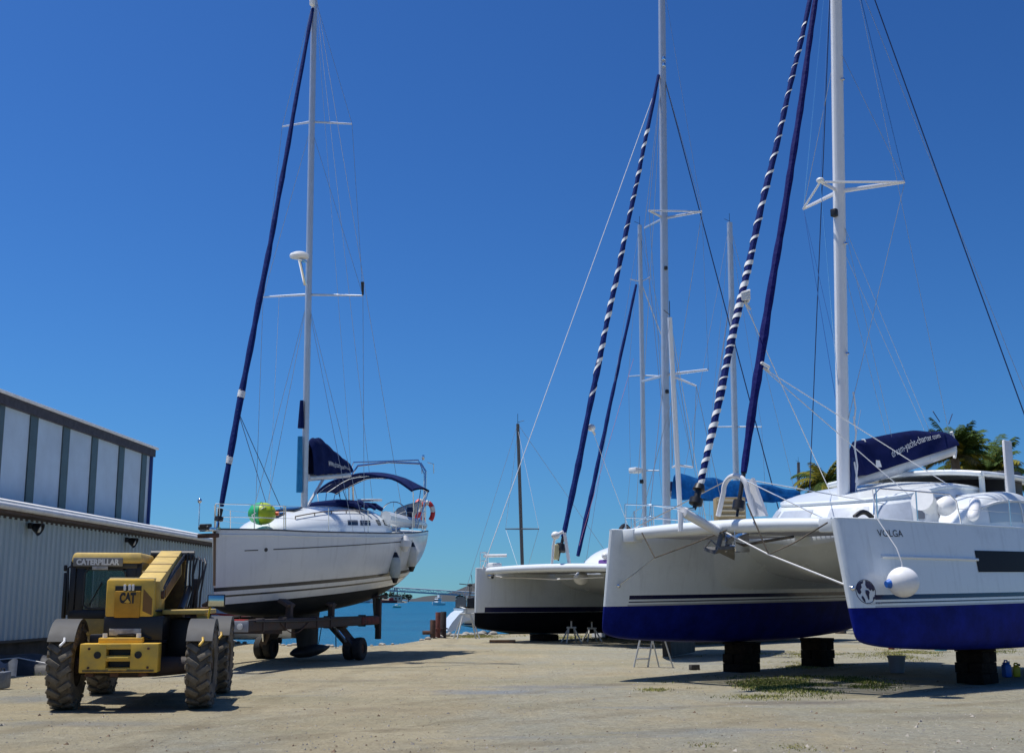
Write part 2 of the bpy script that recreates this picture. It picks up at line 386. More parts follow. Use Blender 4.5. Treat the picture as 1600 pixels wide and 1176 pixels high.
        ab = t.nodes.new('ShaderNodeMath'); ab.operation = 'ABSOLUTE'; L.new(w_.outputs[0], ab.inputs[0]); s2_ = t.nodes.new('ShaderNodeMath'); s2_.operation = 'SUBTRACT'; L.new(ab.outputs[0], s2_.inputs[0]); s2_.inputs[1].default_value = 1.0
        a2 = t.nodes.new('ShaderNodeMath'); a2.operation = 'ABSOLUTE'; L.new(s2_.outputs[0], a2.inputs[0]); r = t.nodes.new('ShaderNodeMapRange'); r.inputs[1].default_value = .26; r.inputs[2].default_value = .14; L.new(a2.outputs[0], r.inputs[0])
        f = mul(mul(r.outputs[0], ramp(noise(1.1, 5, .7), .38, .62)), k); c = mix(f, c, (.24, .205, .135)); return f
    tr = track(-4, 16, 6, 30, .5); tr2 = track(-8, 11, 3, 19, .55); tr3 = track(-6.5, 8, -5.2, 30, .5)
    L.new(c, b.inputs['Base Color'])
    bp = t.nodes.new('ShaderNodeBump'); bp.inputs['Strength'].default_value = 1.0; bp.inputs['Distance'].default_value = .08
    ad = t.nodes.new('ShaderNodeMath'); ad.operation = 'ADD'; L.new(noise(14, 6, .75), ad.inputs[0]); L.new(mul(noise(2.2, 5, .6), 2.5), ad.inputs[1])
    L.new(ad.outputs[0], bp.inputs['Height']); L.new(bp.outputs[0], b.inputs['Normal'])
    return kindo(mb.build('ground', m, fix=False), 'structure')
ground()
def water():
    m = bpy.data.materials.new('lagoon_water'); m.use_nodes = True; t = m.node_tree; L = t.links; b = t.nodes['Principled BSDF']
    tc = t.nodes.new('ShaderNodeTexCoord')
    n = t.nodes.new('ShaderNodeTexNoise'); n.inputs['Scale'].default_value = .012; n.inputs['Detail'].default_value = 4
    mp = t.nodes.new('ShaderNodeMapping'); mp.inputs['Scale'].default_value = (.5, 3, 1); L.new(tc.outputs['Object'], mp.inputs[0]); L.new(mp.outputs[0], n.inputs['Vector'])
    r = t.nodes.new('ShaderNodeValToRGB'); r.color_ramp.elements[0].position = .35; r.color_ramp.elements[1].position = .65
    r.color_ramp.elements[0].color = (.003, .085, .165, 1); r.color_ramp.elements[1].color = (.006, .12, .21, 1)
    L.new(n.outputs['Fac'], r.inputs[0]); L.new(r.outputs[0], b.inputs['Base Color'])
    b.inputs['Roughness'].default_value = .28; b.inputs['IOR'].default_value = 1.33; b.inputs['Specular IOR Level'].default_value = .28
    n2 = t.nodes.new('ShaderNodeTexNoise'); n2.inputs['Scale'].default_value = .9; n2.inputs['Detail'].default_value = 5; n2.inputs['Roughness'].default_value = .65
    mp2 = t.nodes.new('ShaderNodeMapping'); mp2.inputs['Scale'].default_value = (.6, 1.3, 1); L.new(tc.outputs['Object'], mp2.inputs[0]); L.new(mp2.outputs[0], n2.inputs['Vector'])
    bp = t.nodes.new('ShaderNodeBump'); bp.inputs['Strength'].default_value = 1; bp.inputs['Distance'].default_value = .7
    L.new(n2.outputs['Fac'], bp.inputs['Height']); L.new(bp.outputs[0], b.inputs['Normal'])
    mb = MB(); xs = [-6000, -800, -200, -60, 60, 200, 800, 6000]; ys = [36, 60, 100, 200, 500, 1200, 3000, 7000]
    mb.grid(lambda x, y: (x, y, WATERZ), xs, ys); return kindo(mb.build('sea', m, fix=False), 'structure')
water()
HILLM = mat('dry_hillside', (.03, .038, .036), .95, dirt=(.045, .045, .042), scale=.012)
HILLF = mat('far_hillside', (.04, .06, .08), .95, dirt=(.055, .07, .085), scale=.01)  # blue-grey in both hill colours stands in for distance haze
def hills(name, prof, Y, depth, m, seed):
    mb = MB(); f = pchip([p[0] for p in prof], [p[1] for p in prof])
    xs = lin(prof[0][0], prof[-1][0], 120); ts = lin(0, 1, 16)
    def fn(px, t):
        X = gx(px, Y); hz = (935-f(px))/FPX*Y+CAMZ
        k = sin(pi*min(1, t*1.0))**.8
        n = .75+.5*mn.noise(V((X*.02, t*4, seed)))
        return (X*(1+t*.12), Y-depth*.35+t*depth, WATERZ-.5+max(0, hz-WATERZ)*k*(1 if abs(t-.5) < .2 else n)*(.93+.14*mn.noise(V((X*.03, seed, t)))))
    mb.grid(fn, xs, ts); return kindo(mb.build(name, m, fix=False), 'structure')
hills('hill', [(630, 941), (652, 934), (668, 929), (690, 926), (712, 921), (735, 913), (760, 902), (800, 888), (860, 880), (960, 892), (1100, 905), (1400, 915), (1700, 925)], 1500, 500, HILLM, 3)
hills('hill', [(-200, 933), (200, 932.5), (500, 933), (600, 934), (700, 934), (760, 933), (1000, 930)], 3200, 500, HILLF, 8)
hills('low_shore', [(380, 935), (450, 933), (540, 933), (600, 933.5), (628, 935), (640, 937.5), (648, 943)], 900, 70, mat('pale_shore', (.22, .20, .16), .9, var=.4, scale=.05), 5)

TREED = mat('far_foliage', (.03, .055, .03), .8, var=.4, scale=.3)
def leafblob(mb, c, r, n, s, seed, m=0, zflat=1.0):
    rnd = random.Random(seed); c = V(c)
    for _ in range(n):
        d = V((rnd.gauss(0, 1), rnd.gauss(0, 1), rnd.gauss(0, 1))).normalized()*(r*rnd.uniform(.35, 1)); d.z *= zflat
        a = V((rnd.gauss(0, 1), rnd.gauss(0, 1), rnd.gauss(0, 1))).normalized(); e = a.orthogonal().normalized(); g = a.cross(e); q = s*rnd.uniform(.6, 1.3); p = c+d
        mb.add([p-e*q-g*q*.6, p+e*q-g*q*.6, p+e*q*.8+g*q*.7, p-e*q*.8+g*q*.7], [(0, 1, 2, 3)], m)
rnd = random.Random(3)
fartree = [(556, 5, 'round'), (571, 7, 'tall'), (584, 6, 'round'), (594, 8, 'tall'), (602, 6, 'tall'), (611, 7, 'tall'), (628, 6, 'round'), (638, 5, 'round')]
for i, (px, h, sh) in enumerate(fartree):
    t = thing('shore_tree', ['tiny dark tree on the low far shore nearest the yacht rudder', 'tall thin tree on the far shore just right of the rudder', 'small round tree on the far shore between two taller thin trees', 'tall thin tree on the far shore left of the gantry pylon',
        'slim tree on the far shore close left of the gantry pylon', 'slim tree on the far shore at the foot of the gantry pylon', 'round bush on the far shore right of the gantry pylon', 'last small tree at the tip of the low far shore'][i], 'tree', loc=(gx(px, 905), 905, .2), group='trees along the far shore')
    MB().cyl((0, 0, -1), (0, 0, h*.6), .3, .15, 6).build('trunk', RUST, t)
    mb = MB(); leafblob(mb, (0, 0, h*.55), h*(.6 if sh == 'round' else .38), 130, .55, i, zflat=.75 if sh == 'round' else 1.25); mb.build('crown', TREED, t)
def farhouse(px, Y, w, d, h, wall, roof, label, n=3):
    t = thing('waterfront_building', label, 'building', loc=(gx(px, Y), Y, .3))
    MB().box((0, 0, h/2-.6), (w, d, h+1.2)).build('wall', wall, t)
    mb = MB(); mb.prism([(-w/2-.5, -d/2-.5, h), (w/2+.5, -d/2-.5, h), (0, -d/2-.5, h+w*.16)] if w < 14 else [(-w/2-.5, -d/2-.5, h), (w/2+.5, -d/2-.5, h), (w/2+.5, -d/2-.5, h+.5), (0, -d/2-.5, h+2), (-w/2-.5, -d/2-.5, h+.5)], (0, d+1, 0)); mb.build('roof', roof, t)
    for k in range(n): MB().box((-w/2+w*(k+.5)/n, -d/2-.06, h*.5), (w/n*.45, .14, h*.4)).build('window', GLASSD, t)
farhouse(548, 880, 22, 8, 5, WHITEP, WHITEP, 'long white shed on the far shore seen behind the trailer support post', 5)
farhouse(577, 885, 9, 6, 3.4, WHITEP, mat('grey_roof', (.3, .3, .31), .6), 'small white building with grey roof on the far shore')
farhouse(619, 890, 8, 6, 3, mat('beige_wall', (.5, .45, .36), .7), RUST, 'low beige building with dark roof on the far shore below the gantry')
# conveyor gantry over the far shore
def gantry():
    t = thing('conveyor_gantry', 'long grey lattice gantry on a thin pylon crossing above the far shore', 'gantry', loc=(0, 0, 0))
    Y = 950; a = at(540, 912.5, Y); b = at(750, 925.5, Y); n = 26; D = V((0, 0, -2.9)); m = mat('hazed_steel', (.38, .42, .46), .8)  # pale blue-grey steel colour has the distance haze mixed in
    top = MB(); bot = MB()
    for o in (0, 2.6):
        lat = MB()
        off = V((0, o, 0)); top.tube([a+off, b+off], .42, 6); bot.tube([a+off+D, b+off+D], .42, 6)
        for i in range(n):
            p = a.lerp(b, i/n)+off; q = a.lerp(b, (i+1)/n)+off
            lat.tube([p+D, q] if i % 2 else [p, q+D], .2, 4); lat.tube([p, p+D], .18, 4)
        lat.build('lattice', m, t)
    top.build('top_chord', m, t); bot.build('bottom_chord', m, t)
    MB().box(a.lerp(b, .5)+V((0, 1.3, -2.4)), ((b-a).x, 2.2, .5), R=Matrix.Rotation(atan2(-(b-a).z, (b-a).x), 3, 'Y')).build('conveyor_belt', m, t)
    p = at(618, 917, Y); mb = MB(); d = mat('pylon_steel', (.1, .12, .14), .7)
    for s in (-1, 1):
        mb.tube([p+V((s*.8, 1, -.5)), V((p.x+s*2.4, Y+1, -1.2))], .45, 6)
    for k in range(3): mb.tube([p+V((-1-k*.5, 1, -2-k*3)), p+V((1+k*.5, 1, -2-k*3))], .25, 5)
    mb.build('pylon', d, t)
gantry()

# ------------------------------------------------------------------ building
WALLM = bpy.data.materials.new('corrugated_wall'); WALLM.use_nodes = True
def _w():
    t = WALLM.node_tree; L = t.links; b = t.nodes['Principled BSDF']; tc = t.nodes.new('ShaderNodeTexCoord')
    n = t.nodes.new('ShaderNodeTexNoise'); n.inputs['Scale'].default_value = .8; n.inputs['Detail'].default_value = 8; n.inputs['Roughness'].default_value = .7
    mp = t.nodes.new('ShaderNodeMapping'); mp.inputs['Scale'].default_value = (3, 3, .5); L.new(tc.outputs['Object'], mp.inputs[0]); L.new(mp.outputs[0], n.inputs['Vector'])
    r = t.nodes.new('ShaderNodeValToRGB'); r.color_ramp.elements[0].position = .3; r.color_ramp.elements[1].position = .7
    r.color_ramp.elements[0].color = (.37, .47, .52, 1); r.color_ramp.elements[1].color = (.47, .57, .61, 1)
    L.new(n.outputs['Fac'], r.inputs[0]); L.new(r.outputs[0], b.inputs['Base Color']); b.inputs['Roughness'].default_value = .55
_w()
EAVE = mat('white_roof_edge', (.75, .75, .74), .45, var=.15, scale=3)
FASC = mat('dark_fascia', (.055, .045, .05), .6, var=.3)
TRANS = mat('pale_clerestory_panel', (.54, .63, .70), .45, var=.12, scale=.9)
DSTRIP = mat('green_dark_panel', (.075, .10, .095), .4, var=.2, scale=2)
def building():
    ang = atan(.0395)
    t = thing('shed', 'long corrugated boatyard shed with raised clerestory and white eave behind the yellow loader', 'building', loc=(0, 0, 0))
    def p(c, y, z): return V((.0395*y-c, y, z))
    y0, y1 = -6, 47.5
    mb = MB(); ys = []; y = y0
    while y < y1:            # trapezoid ribs
        ys += [(y, 0), (y+.10, 0), (y+.13, .045), (y+.22, .045), (y+.25, 0)]; y += .29
    mb.grid(lambda i, z: p(12.75-ys[int(i)][1], ys[int(i)][0], z), range(len(ys)), [.62, 3.46]); 
    mb.grid(lambda y, x: (p(12.75, y1, 0).x-x, y1+.0*y, [0.62, 3.46][int(y)]), [0, 1], [0, 1, 12]); w = mb.build('wall', WALLM, t, sharp=20, fix=False)
    MB().tube([p(12.36, y0, 3.64), p(12.36, y1+.2, 3.64)], .08, 12).build('white_gutter', EAVE, t); MB().tube([p(14.83, y0, 7.03), p(14.83, 44.6, 7.03)], .05, 8).build('roof_edge', EAVE, t)
    mb = MB(); mb.prism([p(12.83, y0, -.2), p(12.83, y1-.05, -.2), p(12.83, y1-.05, .6), p(12.83, y0, .6)], (-.3, 0, 0)); mb.build('plinth', mat('dark_plinth', (.07, .068, .065), .9, var=.4, scale=2, bump=.3), t)  # dark band from the ground up to the wall sill
    mb = MB(); mb.prism([p(12.70, y0, .60), p(12.70, y1-.03, .60), p(12.70, y1-.03, .66), p(12.70, y0, .66)], (-.12, 0, 0)); mb.build('sill_flashing', DGREY, t)
    mb = MB(); mb.prism([p(12.42, y0, 3.50), p(12.42, y1+.1, 3.50), p(12.42, y1+.1, 3.66), p(12.42, y0, 3.66)], (-.30, 0, 0)); mb.build('fascia', mat('brown_fascia', (.10, .065, .05), .6, var=.3), t)
    mb = MB(); mb.prism([p(12.72, y0, 3.42), p(12.72, y1+.08, 3.42), p(12.72, y1+.08, 3.52), p(12.72, y0, 3.52)], (-.06, 0, 0)); mb.build('soffit_trim', FASC, t)
    mb = MB(); mb.grid(lambda y, i: p([12.36, 12.36, 15.4][int(i)], y, [3.68, 3.765, 4.35][int(i)]), [y0, y1+.2], [0, 1, 2]); mb.grid(lambda y, i: p([12.36, 15.4][int(i)], y, [3.68, 4.25][int(i)]), [y0, y1+.2], [0, 1]); mb.build('lean_to_roof', EAVE, t)
    yu = 44.3
    mb = MB(); mb.grid(lambda y, z: p(15, y, z), [y0, yu], [4.1, 6.86]); mb.grid(lambda x, z: (p(15, yu, 0).x-x, yu, z), [0, 14], [4.1, 6.86]); mb.build('clerestory', TRANS, t)
    for px in (-160, -110, -60, -10, 45, 97, 143, 186, 222):
        Yc = 15.0/((875-px)/1900.0)
        mb = MB(); mb.box(p(14.985, Yc, 5.48), (.05, .5, 2.74), rz=-ang); mb.build('translucent_strip', DSTRIP, t)
    mb = MB(); mb.prism([p(14.9, yu-.01, 4.2), p(14.9, yu+.09, 4.2), p(14.9, yu+.09, 6.86), p(14.9, yu-.01, 6.86)], (-.12, 0, 0)); mb.build('corner_trim', mat('blue_trim', (.02, .05, .2), .5), t)
    mb = MB(); mb.prism([p(14.86, y0, 6.72), p(14.86, yu+.2, 6.72), p(14.86, yu+.2, 6.985), p(14.86, y0, 6.985)], (-.2, 0, 0)); mb.build('gutter', FASC, t)
    mb = MB(); mb.prism([p(14.83, y0, 6.99), p(14.83, yu+.22, 6.99), p(14.83, yu+.22, 7.05), p(14.83, y0, 7.05)], (-13, 0, 2.2)); mb.build('roof', EAVE, t)
    for k, (px, py) in enumerate(((48, 821), (200, 843))):
        Y = 12.7/((875-px)/1900.0); q = p(12.69, Y, at(px, py, Y).z)
        l = thing('wall_lamp', ['black round floodlight under the eave at the near end of the shed', 'black round floodlight under the eave above the loader cab'][k], 'lamp', loc=q, group='floodlights under the shed eave')
        MB().box((.05, 0, 0), (.1, .14, .14), bev=.02).build('bracket', BLACK, l)
        MB().lathe([(0.001, 0), (.06, 0), (.09, .05), (.15, .2), (.165, .22), (.15, .23), (.11, .15), (0.001, .12)], (.1, 0, 0), R=Matrix.Rotation(radians(115), 3, 'Y')).build('lamp_head', BLACK, l)
        MB().ell((.25, 0, -.06), (.05, .11, .11)).build('lens', mat('lamp_glass', (.5, .5, .45), .2), l)
building()
# ------------------------------------------------------------------ hull makers
class Hull:
    def __init__(s, xs, b, zs, zk, p=.6, q=1.1, yc=0.0, cant=0.0, sh=0.0, rake=0.0):
        s.L = xs[-1]; s.b = pchip(xs, b); s.zs = pchip(xs, zs); s.zk = pchip(xs, zk); s.p = p; s.q = q; s.yc = yc; s.cant = cant; s.sh = sh; s.rake = rake
    def off(s, x, z): return s.cant*(s.zs(x)-z)
    def shift(s, x, z): 
        k = x/s.L; d = s.zs(x)-z
        return x - s.sh*d*max(0, (k-.75)*4)**1.5 + s.rake*d*max(0, 1-k*4)
    def pt(s, x, v):
        th = (1-abs(v))*pi/2; b = s.b(x); zs = s.zs(x); zk = s.zk(x); z = zs-(zs-zk)*sin(th)**s.q
        y = b*max(0, cos(th))**s.p; 
        return V((s.shift(x, z), s.yc+s.off(x, z)+(y if v > 0 else -y), z))
    def side(s, x, z, sg, off=0.0):     # point on the hull skin at height z; sg -1 port, +1 starboard
        zs = s.zs(x); zk = s.zk(x); k = min(1, max(0, (zs-z)/(zs-zk)))**(1/s.q)
        y = s.b(x)*max(0, 1-k*k)**(s.p/2)
        return V((s.shift(x, z), s.yc+s.off(x, z)+sg*(y+off), z))
    def build(s, name, m, parent, nv=22, dense=True):
        us = []; L = s.L
        us = [0, .012, .03, .06, .1, .16, .25, .4, .6, .85]+lin(1.15, L, max(10, int(L*2.2)))
        vs = [(-1 if i < 0 else 1)*(abs(i)/nv)**.8 for i in range(-nv, nv+1)]
        mb = MB(); mb.grid(s.pt, us, vs); mb.poly([s.pt(L, v) for v in vs]); mb.poly([s.pt(0, v) for v in vs][::-1])
        return mb.build(name, m, parent, sharp=45)
    def deck(s, name, m, parent, inset=.0, camber=.06, x0=0.0, drop=.0):
        mb = MB(); us = [x0, x0+.04, x0+.1, x0+.2, x0+.4]+lin(x0+.7, s.L, 24)
        mb.grid(lambda x, w: V((x, s.yc+w*(s.b(x)-inset), s.zs(x)-drop+camber*(1-w*w)*min(1, s.b(x)))), us, lin(-1, 1, 9)); return mb.build(name, m, parent)
    def edge(s, sg, x0, x1, n=30, up=0.0, inn=0.0):
        return [V((x, s.yc+sg*(s.b(x)-inn), s.zs(x)+up)) for x in lin(x0, x1, n)]
class Shell:                        # coach roofs and cabins
    def __init__(s, xs, w, z0, h, p=.45, q=.55, yc=0.0):
        s.w = pchip(xs, w); s.z0 = pchip(xs, z0); s.h = pchip(xs, h); s.p = p; s.q = q; s.yc = yc; s.x0 = xs[0]; s.x1 = xs[-1]
    def pt(s, x, v):
        a = (v+1)/2*pi; c = cos(a); return V((x, s.yc-s.w(x)*(abs(c)**s.p)*(1 if c > 0 else -1), s.z0(x)+s.h(x)*max(0, sin(a))**s.q))
    def build(s, name, m, parent, n=26, nv=28):
        mb = MB(); us = lin(s.x0, s.x1, n); vs = lin(-1, 1, nv); mb.grid(s.pt, us, vs); mb.poly([s.pt(s.x1, v) for v in vs]); mb.poly([s.pt(s.x0, v) for v in vs][::-1]); return mb.build(name, m, parent, sharp=40)
    def patch(s, name, x0, x1, v0, v1, m, parent, off=.008, slant=0.0):
        mb = MB(); f = lambda x, v: s.pt(x+slant*(v-v0)/(v1-v0), v)
        if s.pt(x0, 0).z == 0: pass
        mb.grid(f, lin(x0, x1, 9), lin(v0, v1, 7), off=off); n = V(mb.v[0])-s.pt(x0, v0); 
        c = s.pt((x0+x1)/2, (v0+v1)/2); o = V(mb.v[len(mb.v)//2])-c
        if o.dot(c-V(((x0+x1)/2, s.yc, s.z0(x0)))) < 0:
            mb = MB(); mb.grid(f, lin(x0, x1, 9), lin(v0, v1, 7), off=-off)
        return mb.build(name, m, parent, fix=False)
def mastmesh(base, top, rx, ry, m, parent, name='mast', n=14):
    mb = MB(); b = V(base); t = V(top); ax = (t-b).normalized(); ex = V((1, 0, 0)); ex = (ex-ax*ex.dot(ax)).normalized(); ey = ax.cross(ex)
    K = 14; vs = []
    for k in range(K+1):
        f = k/K; tp = 1-.18*max(0, f-.6)
        for i in range(n):
            a = 2*pi*i/n; vs.append(b.lerp(t, f)+ex*(rx*tp*cos(a))+ey*(ry*tp*sin(a)))
    mb.add(vs, [(k*n+i, k*n+(i+1) % n, (k+1)*n+(i+1) % n, (k+1)*n+i) for k in range(K) for i in range(n)]+[tuple(range(n-1, -1, -1)), tuple(K*n+i for i in range(n))])
    return mb.build(name, m, parent)
def rail(parent, pts, h, r=.0125, name='pulpit', mid=True):
    mb = MB(); top = [V(p)+V((0, 0, h)) for p in pts]; mb.tube(top, r, 6)
    if mid: mb.tube([V(p)+V((0, 0, h*.5)) for p in pts], r*.8, 6)
    for p in pts: mb.tube([V(p), V(p)+V((0, 0, h))], r, 6)
    return mb.build(name, STEEL, parent)
def stanchions(parent, pts, h=.62, lifel=True):
    for p in pts: MB().tube([V(p), V(p)+V((0, 0, h))], .012, 6).cyl(V(p), V(p)+V((0, 0, .05)), .03, .02, 8).build('stanchion', STEEL, parent)
    if lifel:
        for k in (.98, .5): MB().tube([V(p)+V((0, 0, h*k)) for p in pts], .004, 4).build('lifeline', WIRE, parent)

# ------------------------------------------------------------------ yacht on the yard trailer
def left_yacht():
    F = Frame((-6.85, 28.5, 1.45), (.28, .96), radians(4.2))
    t = thing('sailing_yacht', 'white sailing yacht with navy bimini and blue furled headsail, carried on the yard trailer', 'yacht', M=F.M)
    H = Hull([0, .5, 1.2, 2.5, 4.5, 6.5, 8.5, 10.9], [.035, .36, .74, 1.25, 1.72, 1.86, 1.74, 1.26], [1.73, 1.71, 1.68, 1.6, 1.52, 1.46, 1.43, 1.44], [-.06, -.2, -.33, -.47, -.55, -.52, -.3, .12], p=.62, q=1.05, sh=.25)
    hm = hullmat('yacht_hull_paint', (.72, .75, .76), (.014, .018, .022), 0.0, [(.17, .215, (.03, .035, .04), -1), (.31, .40, (.03, .035, .045), -1)], slope=-.003, bottom2=(.03, .032, .035))
    h = H.build('hull', hm, t)
    # thin cove line on the topsides with its small emblem
    def cove(x0, x1):
        mb = MB(); mb.grid(lambda x, k: H.side(x, 1.22+.0*x+k*.012, -1, .004), lin(x0, x1, 30), [-1, 1]); return mb
    mb = cove(.62, .95); mb.build('cove_line', DGREY, h, fix=False); cove(1.35, 8.2).build('cove_line', DGREY, h, fix=False)
    mb = MB(); mb.add([H.side(1.15+.05*cos(a*pi/4), 1.22+.05*sin(a*pi/4), -1, .005) for a in range(8)], [tuple(range(8))]); mb.build('emblem', DGREY, h, fix=False)
    H.deck('deck', GELD, t)
    mb = MB()
    for sg in (-1, 1): mb.tube(H.edge(sg, .05, 10.85, 40, .012, .012), .022, 6)
    mb.build('toe_rail', mat('dark_toe_rail', (.04, .045, .06), .5), t)
    mb = MB(); mb.tube([H.side(x, 1.42-.0*x+(H.zs(x)-1.52)*.9, -1, .004) for x in lin(.1, 10.8, 40)], .02, 6); mb.build('rubbing_strake', GEL, h)
    # stem guard and bow roller
    MB().tube([(-.02, 0, 1.70), (-.025, 0, 1.2), (-.02, 0, .45)], .03, 6).build('stem_guard', mat('brown_stem_tape', (.2, .14, .09), .7), t)
    mb = MB(); mb.box((-.22, 0, 1.74), (.62, .2, .09), bev=.015).box((-.3, 0, 1.60), (.55, .26, .1), m=1, bev=.02).cyl((-.5, -.12, 1.78), (-.5, .12, 1.78), .05, m=2)
    mb.box((-.42, 0, 1.83), (.3, .16, .08), m=2, bev=.02); mb.build('bow_roller', [STEEL, RUST, DGREY], t)
    # keel, bulb and rudder
    mb = MB()
    def foil(x, z, c, th, n=9): return [(x+c*u, s*th*2.2*sqrt(u)*(1-u), z) for s, us in ((-1, lin(0, 1, n)), (1, lin(1, 0, n)[1:-1])) for u in us]
    secs = [foil(3.95, -.35, 1.75, .13), foil(4.1, -.9, 1.45, .12), foil(4.25, -1.48, 1.25, .11)]
    n = len(secs[0]); mb.add([p for s in secs for p in s], [(i*n+k, i*n+(k+1) % n, (i+1)*n+(k+1) % n, (i+1)*n+k) for i in range(2) for k in range(n)])
    mb.build('keel', mat('black_antifoul', (.012, .015, .018), .6, var=.3, scale=3), t)
    R = Matrix.Rotation(radians(3), 3, 'Y')
    MB().lathe([(.001, -1.05), (.10, -.95), (.22, -.6), (.27, -.2), (.25, .3), (.16, .8), (.05, 1.2), (.001, 1.3)], (4.95, 0, -1.58), R=Matrix.Scale(.62, 3, V((0, 0, 1))) @ R @ Matrix.Rotation(pi/2, 3, 'Y'), n=20).build('keel_bulb', MATS['black_antifoul'], t)
    mb = MB(); secs = [foil(9.35, .0, .52, .05), foil(9.38, -.8, .42, .045), foil(9.5, -1.42, .24, .03)]; n = len(secs[0])
    mb.add([p for s in secs for p in s], [(i*n+k, i*n+(k+1) % n, (i+1)*n+(k+1) % n, (i+1)*n+k) for i in range(2) for k in range(n)]+[tuple(2*n+k for k in range(n))]); mb.build('rudder', MATS['black_antifoul'], t)
    # coach roof
    K = Shell([1.7, 2.2, 3.2, 4.6, 6.2, 7.6, 8.1], [.25, .62, .92, 1.12, 1.2, 1.2, 1.15], [1.64, 1.62, 1.57, 1.53, 1.47, 1.45, 1.45], [.05, .26, .52, .70, .78, .78, .64], 1.05, .8)
    k = K.build('coachroof', GEL, t)
    for x0, x1 in ((5.0, 5.6), (5.75, 6.45)): K.patch('window', x0, x1, -.86, -.74, GLASSD, k, slant=.12)
    for x0, x1 in ((7.0, 7.25), (7.5, 7.7)): K.patch('portlight', x0, x1, -.86, -.72, GLASSD, k)
    for x0, v0, w in ((2.6, -.1, .5), (3.5, -.16, .55)): MB().box((x0+.25, 0, K.pt(x0+.25, 0).z+.02), (w, w, .05), bev=.015, R=Matrix.Rotation(-.14, 3, 'Y')).build('hatch', GLASSD, k)
    for sg in (-1, 1):
        mb = MB(); pts = [K.pt(x, sg*.52)+V((0, 0, .07)) for x in lin(2.9, 6.4, 9)]; mb.tube(pts, .016, 6)
        for q in pts[::2]: mb.tube([q, q-V((0, 0, .08))], .014, 6)
        mb.build('grab_rail', mat('grab_rail_teak', (.16, .12, .09), .6), t)
    # folded spray hood, cockpit coaming, wheels
    mb = MB()
    for k2, (x, z, w, r) in enumerate(((6.5, 2.30, .85, .08), (6.85, 2.31, .92, .09), (7.3, 2.28, .98, .07), (7.7, 2.25, 1.02, .08))):
        mb.tube([(x, -w, z-.12), (x-.02, -w*.8, z), (x, 0, z+.05), (x+.02, w*.8, z), (x, w, z-.12)], [r*.7, r, r*1.1, r, r*.7], 9)
    mb.box((7.2, 0, 2.25), (1.0, 1.6, .05), bev=.02); mb.build('folded_spray_hood', NAVY, t)
    for sg in (-1, 1):
        MB().tube([(7.6, sg*1.15, 1.9), (8.6, sg*1.3, 1.78), (9.8, sg*1.32, 1.7), (10.7, sg*1.2, 1.62)], [.2, .18, .15, .1], 10).build('coaming', GEL, t)
        mb = MB(); mb.tube([(9.35, sg*.72+.42*cos(a*pi/12), 1.95+.42*sin(a*pi/12)) for a in range(24)], .016, 6, closed=True)
        for a in range(5): mb.tube([(9.35, sg*.72, 1.95), (9.35, sg*.72+.42*cos(a*2*pi/5+.3), 1.95+.42*sin(a*2*pi/5+.3))], .008, 5)
        mb.build('steering_wheel', STEEL, t)
        MB().box((9.5, sg*.72, 1.72), (.22, .24, .62), bev=.04).build('steering_pedestal', GEL, t)
    MB().box((7.9, -.55, 2.42), (.7, .5, .07), bev=.02).build('hatch_board', WHITEP, t)
    # bimini
    zc = F.loc(590, 741).z
    bp = lambda x, w: V((x, w*1.56, 3.27-.0*x - .50*(abs(w)**2.2) - .10*abs((x-9.3)/1.0)**2 + .02*sin(w*9+x*3)))
    mb = MB(); us = lin(8.75, 10.15, 9); vs = lin(-1, 1, 25); mb.grid(bp, us, vs); mb.grid(lambda x, w: bp(x, w)-V((0, 0, .05)), us, vs[::-1])
    for x in (8.75, 10.15): mb.tube([bp(x, w)-V((0, 0, .04)) for w in vs], .045, 6)
    b = mb.build('bimini', NAVY, t, fix=False)
    mb = MB()
    for x, xf in ((8.8, 9.0), (9.45, 9.1), (10.1, 9.3)):
        mb.tube([(xf, -1.5, 1.6)]+[bp(x, w)-V((0, 0, .07)) for w in lin(-1, 1, 13)]+[(xf, 1.5, 1.6)], .014, 6)
    mb.build('bimini_frame', STEEL, b)
    # stern gantry
    zt = F.locx(640, 722, 10.75).z
    mb = MB(); mb.tube([(10.75, -1.2, 1.5), (10.75, -1.25, zt-.3), (10.8, -1.08, zt-.05), (10.8, 0, zt+.03), (10.8, 1.08, zt-.05), (10.75, 1.25, zt-.3), (10.75, 1.2, 1.5)], .035, 8)
    mb.tube([(10.45, -1.25, 1.5), (10.55, -1.28, zt-.4), (10.5, -1.1, zt+.05), (10.5, 1.1, zt+.05), (10.55, 1.28, zt-.4), (10.45, 1.25, 1.5)], .022, 8)
    for z in (2.2, 2.8): mb.tube([(10.75, -1.23, z), (10.5, -1.26, z)], .016, 6)
    for y in (-1.3, -.9): mb.tube([(10.8, y, zt-.02), (11.35, y, zt-.05), (11.35, y, zt-.35)], .016, 6)
    mb.box((10.8, -1.15, zt+.14), (.08, .08, .16), bev=.02); mb.build('stern_gantry', STEEL, t)
    stanchions(t, [H.edge(-1, x, x+.01, 2, 0, .06)[0] for x in (1.7, 3.2, 5.0, 6.8, 8.4, 9.9)])
    stanchions(t, [H.edge(1, x, x+.01, 2, 0, .06)[0] for x in (1.7, 3.2, 5.0, 6.8, 8.4, 9.9)])
    e = lambda sg, x: H.edge(sg, x, x+.01, 2, 0, .06)[0]
    rail(t, [e(-1, 1.75), e(-1, .9), e(-1, .15)+V((0, .05, 0)), e(1, .15), e(1, .9), e(1, 1.75)], .6)
    rail(t, [e(-1, 9.95), e(-1, 10.6), V((10.85, -.7, 1.45))], .62, name='pushpit'); rail(t, [e(1, 9.95), e(1, 10.6), V((10.85, .7, 1.45))], .62, name='pushpit')
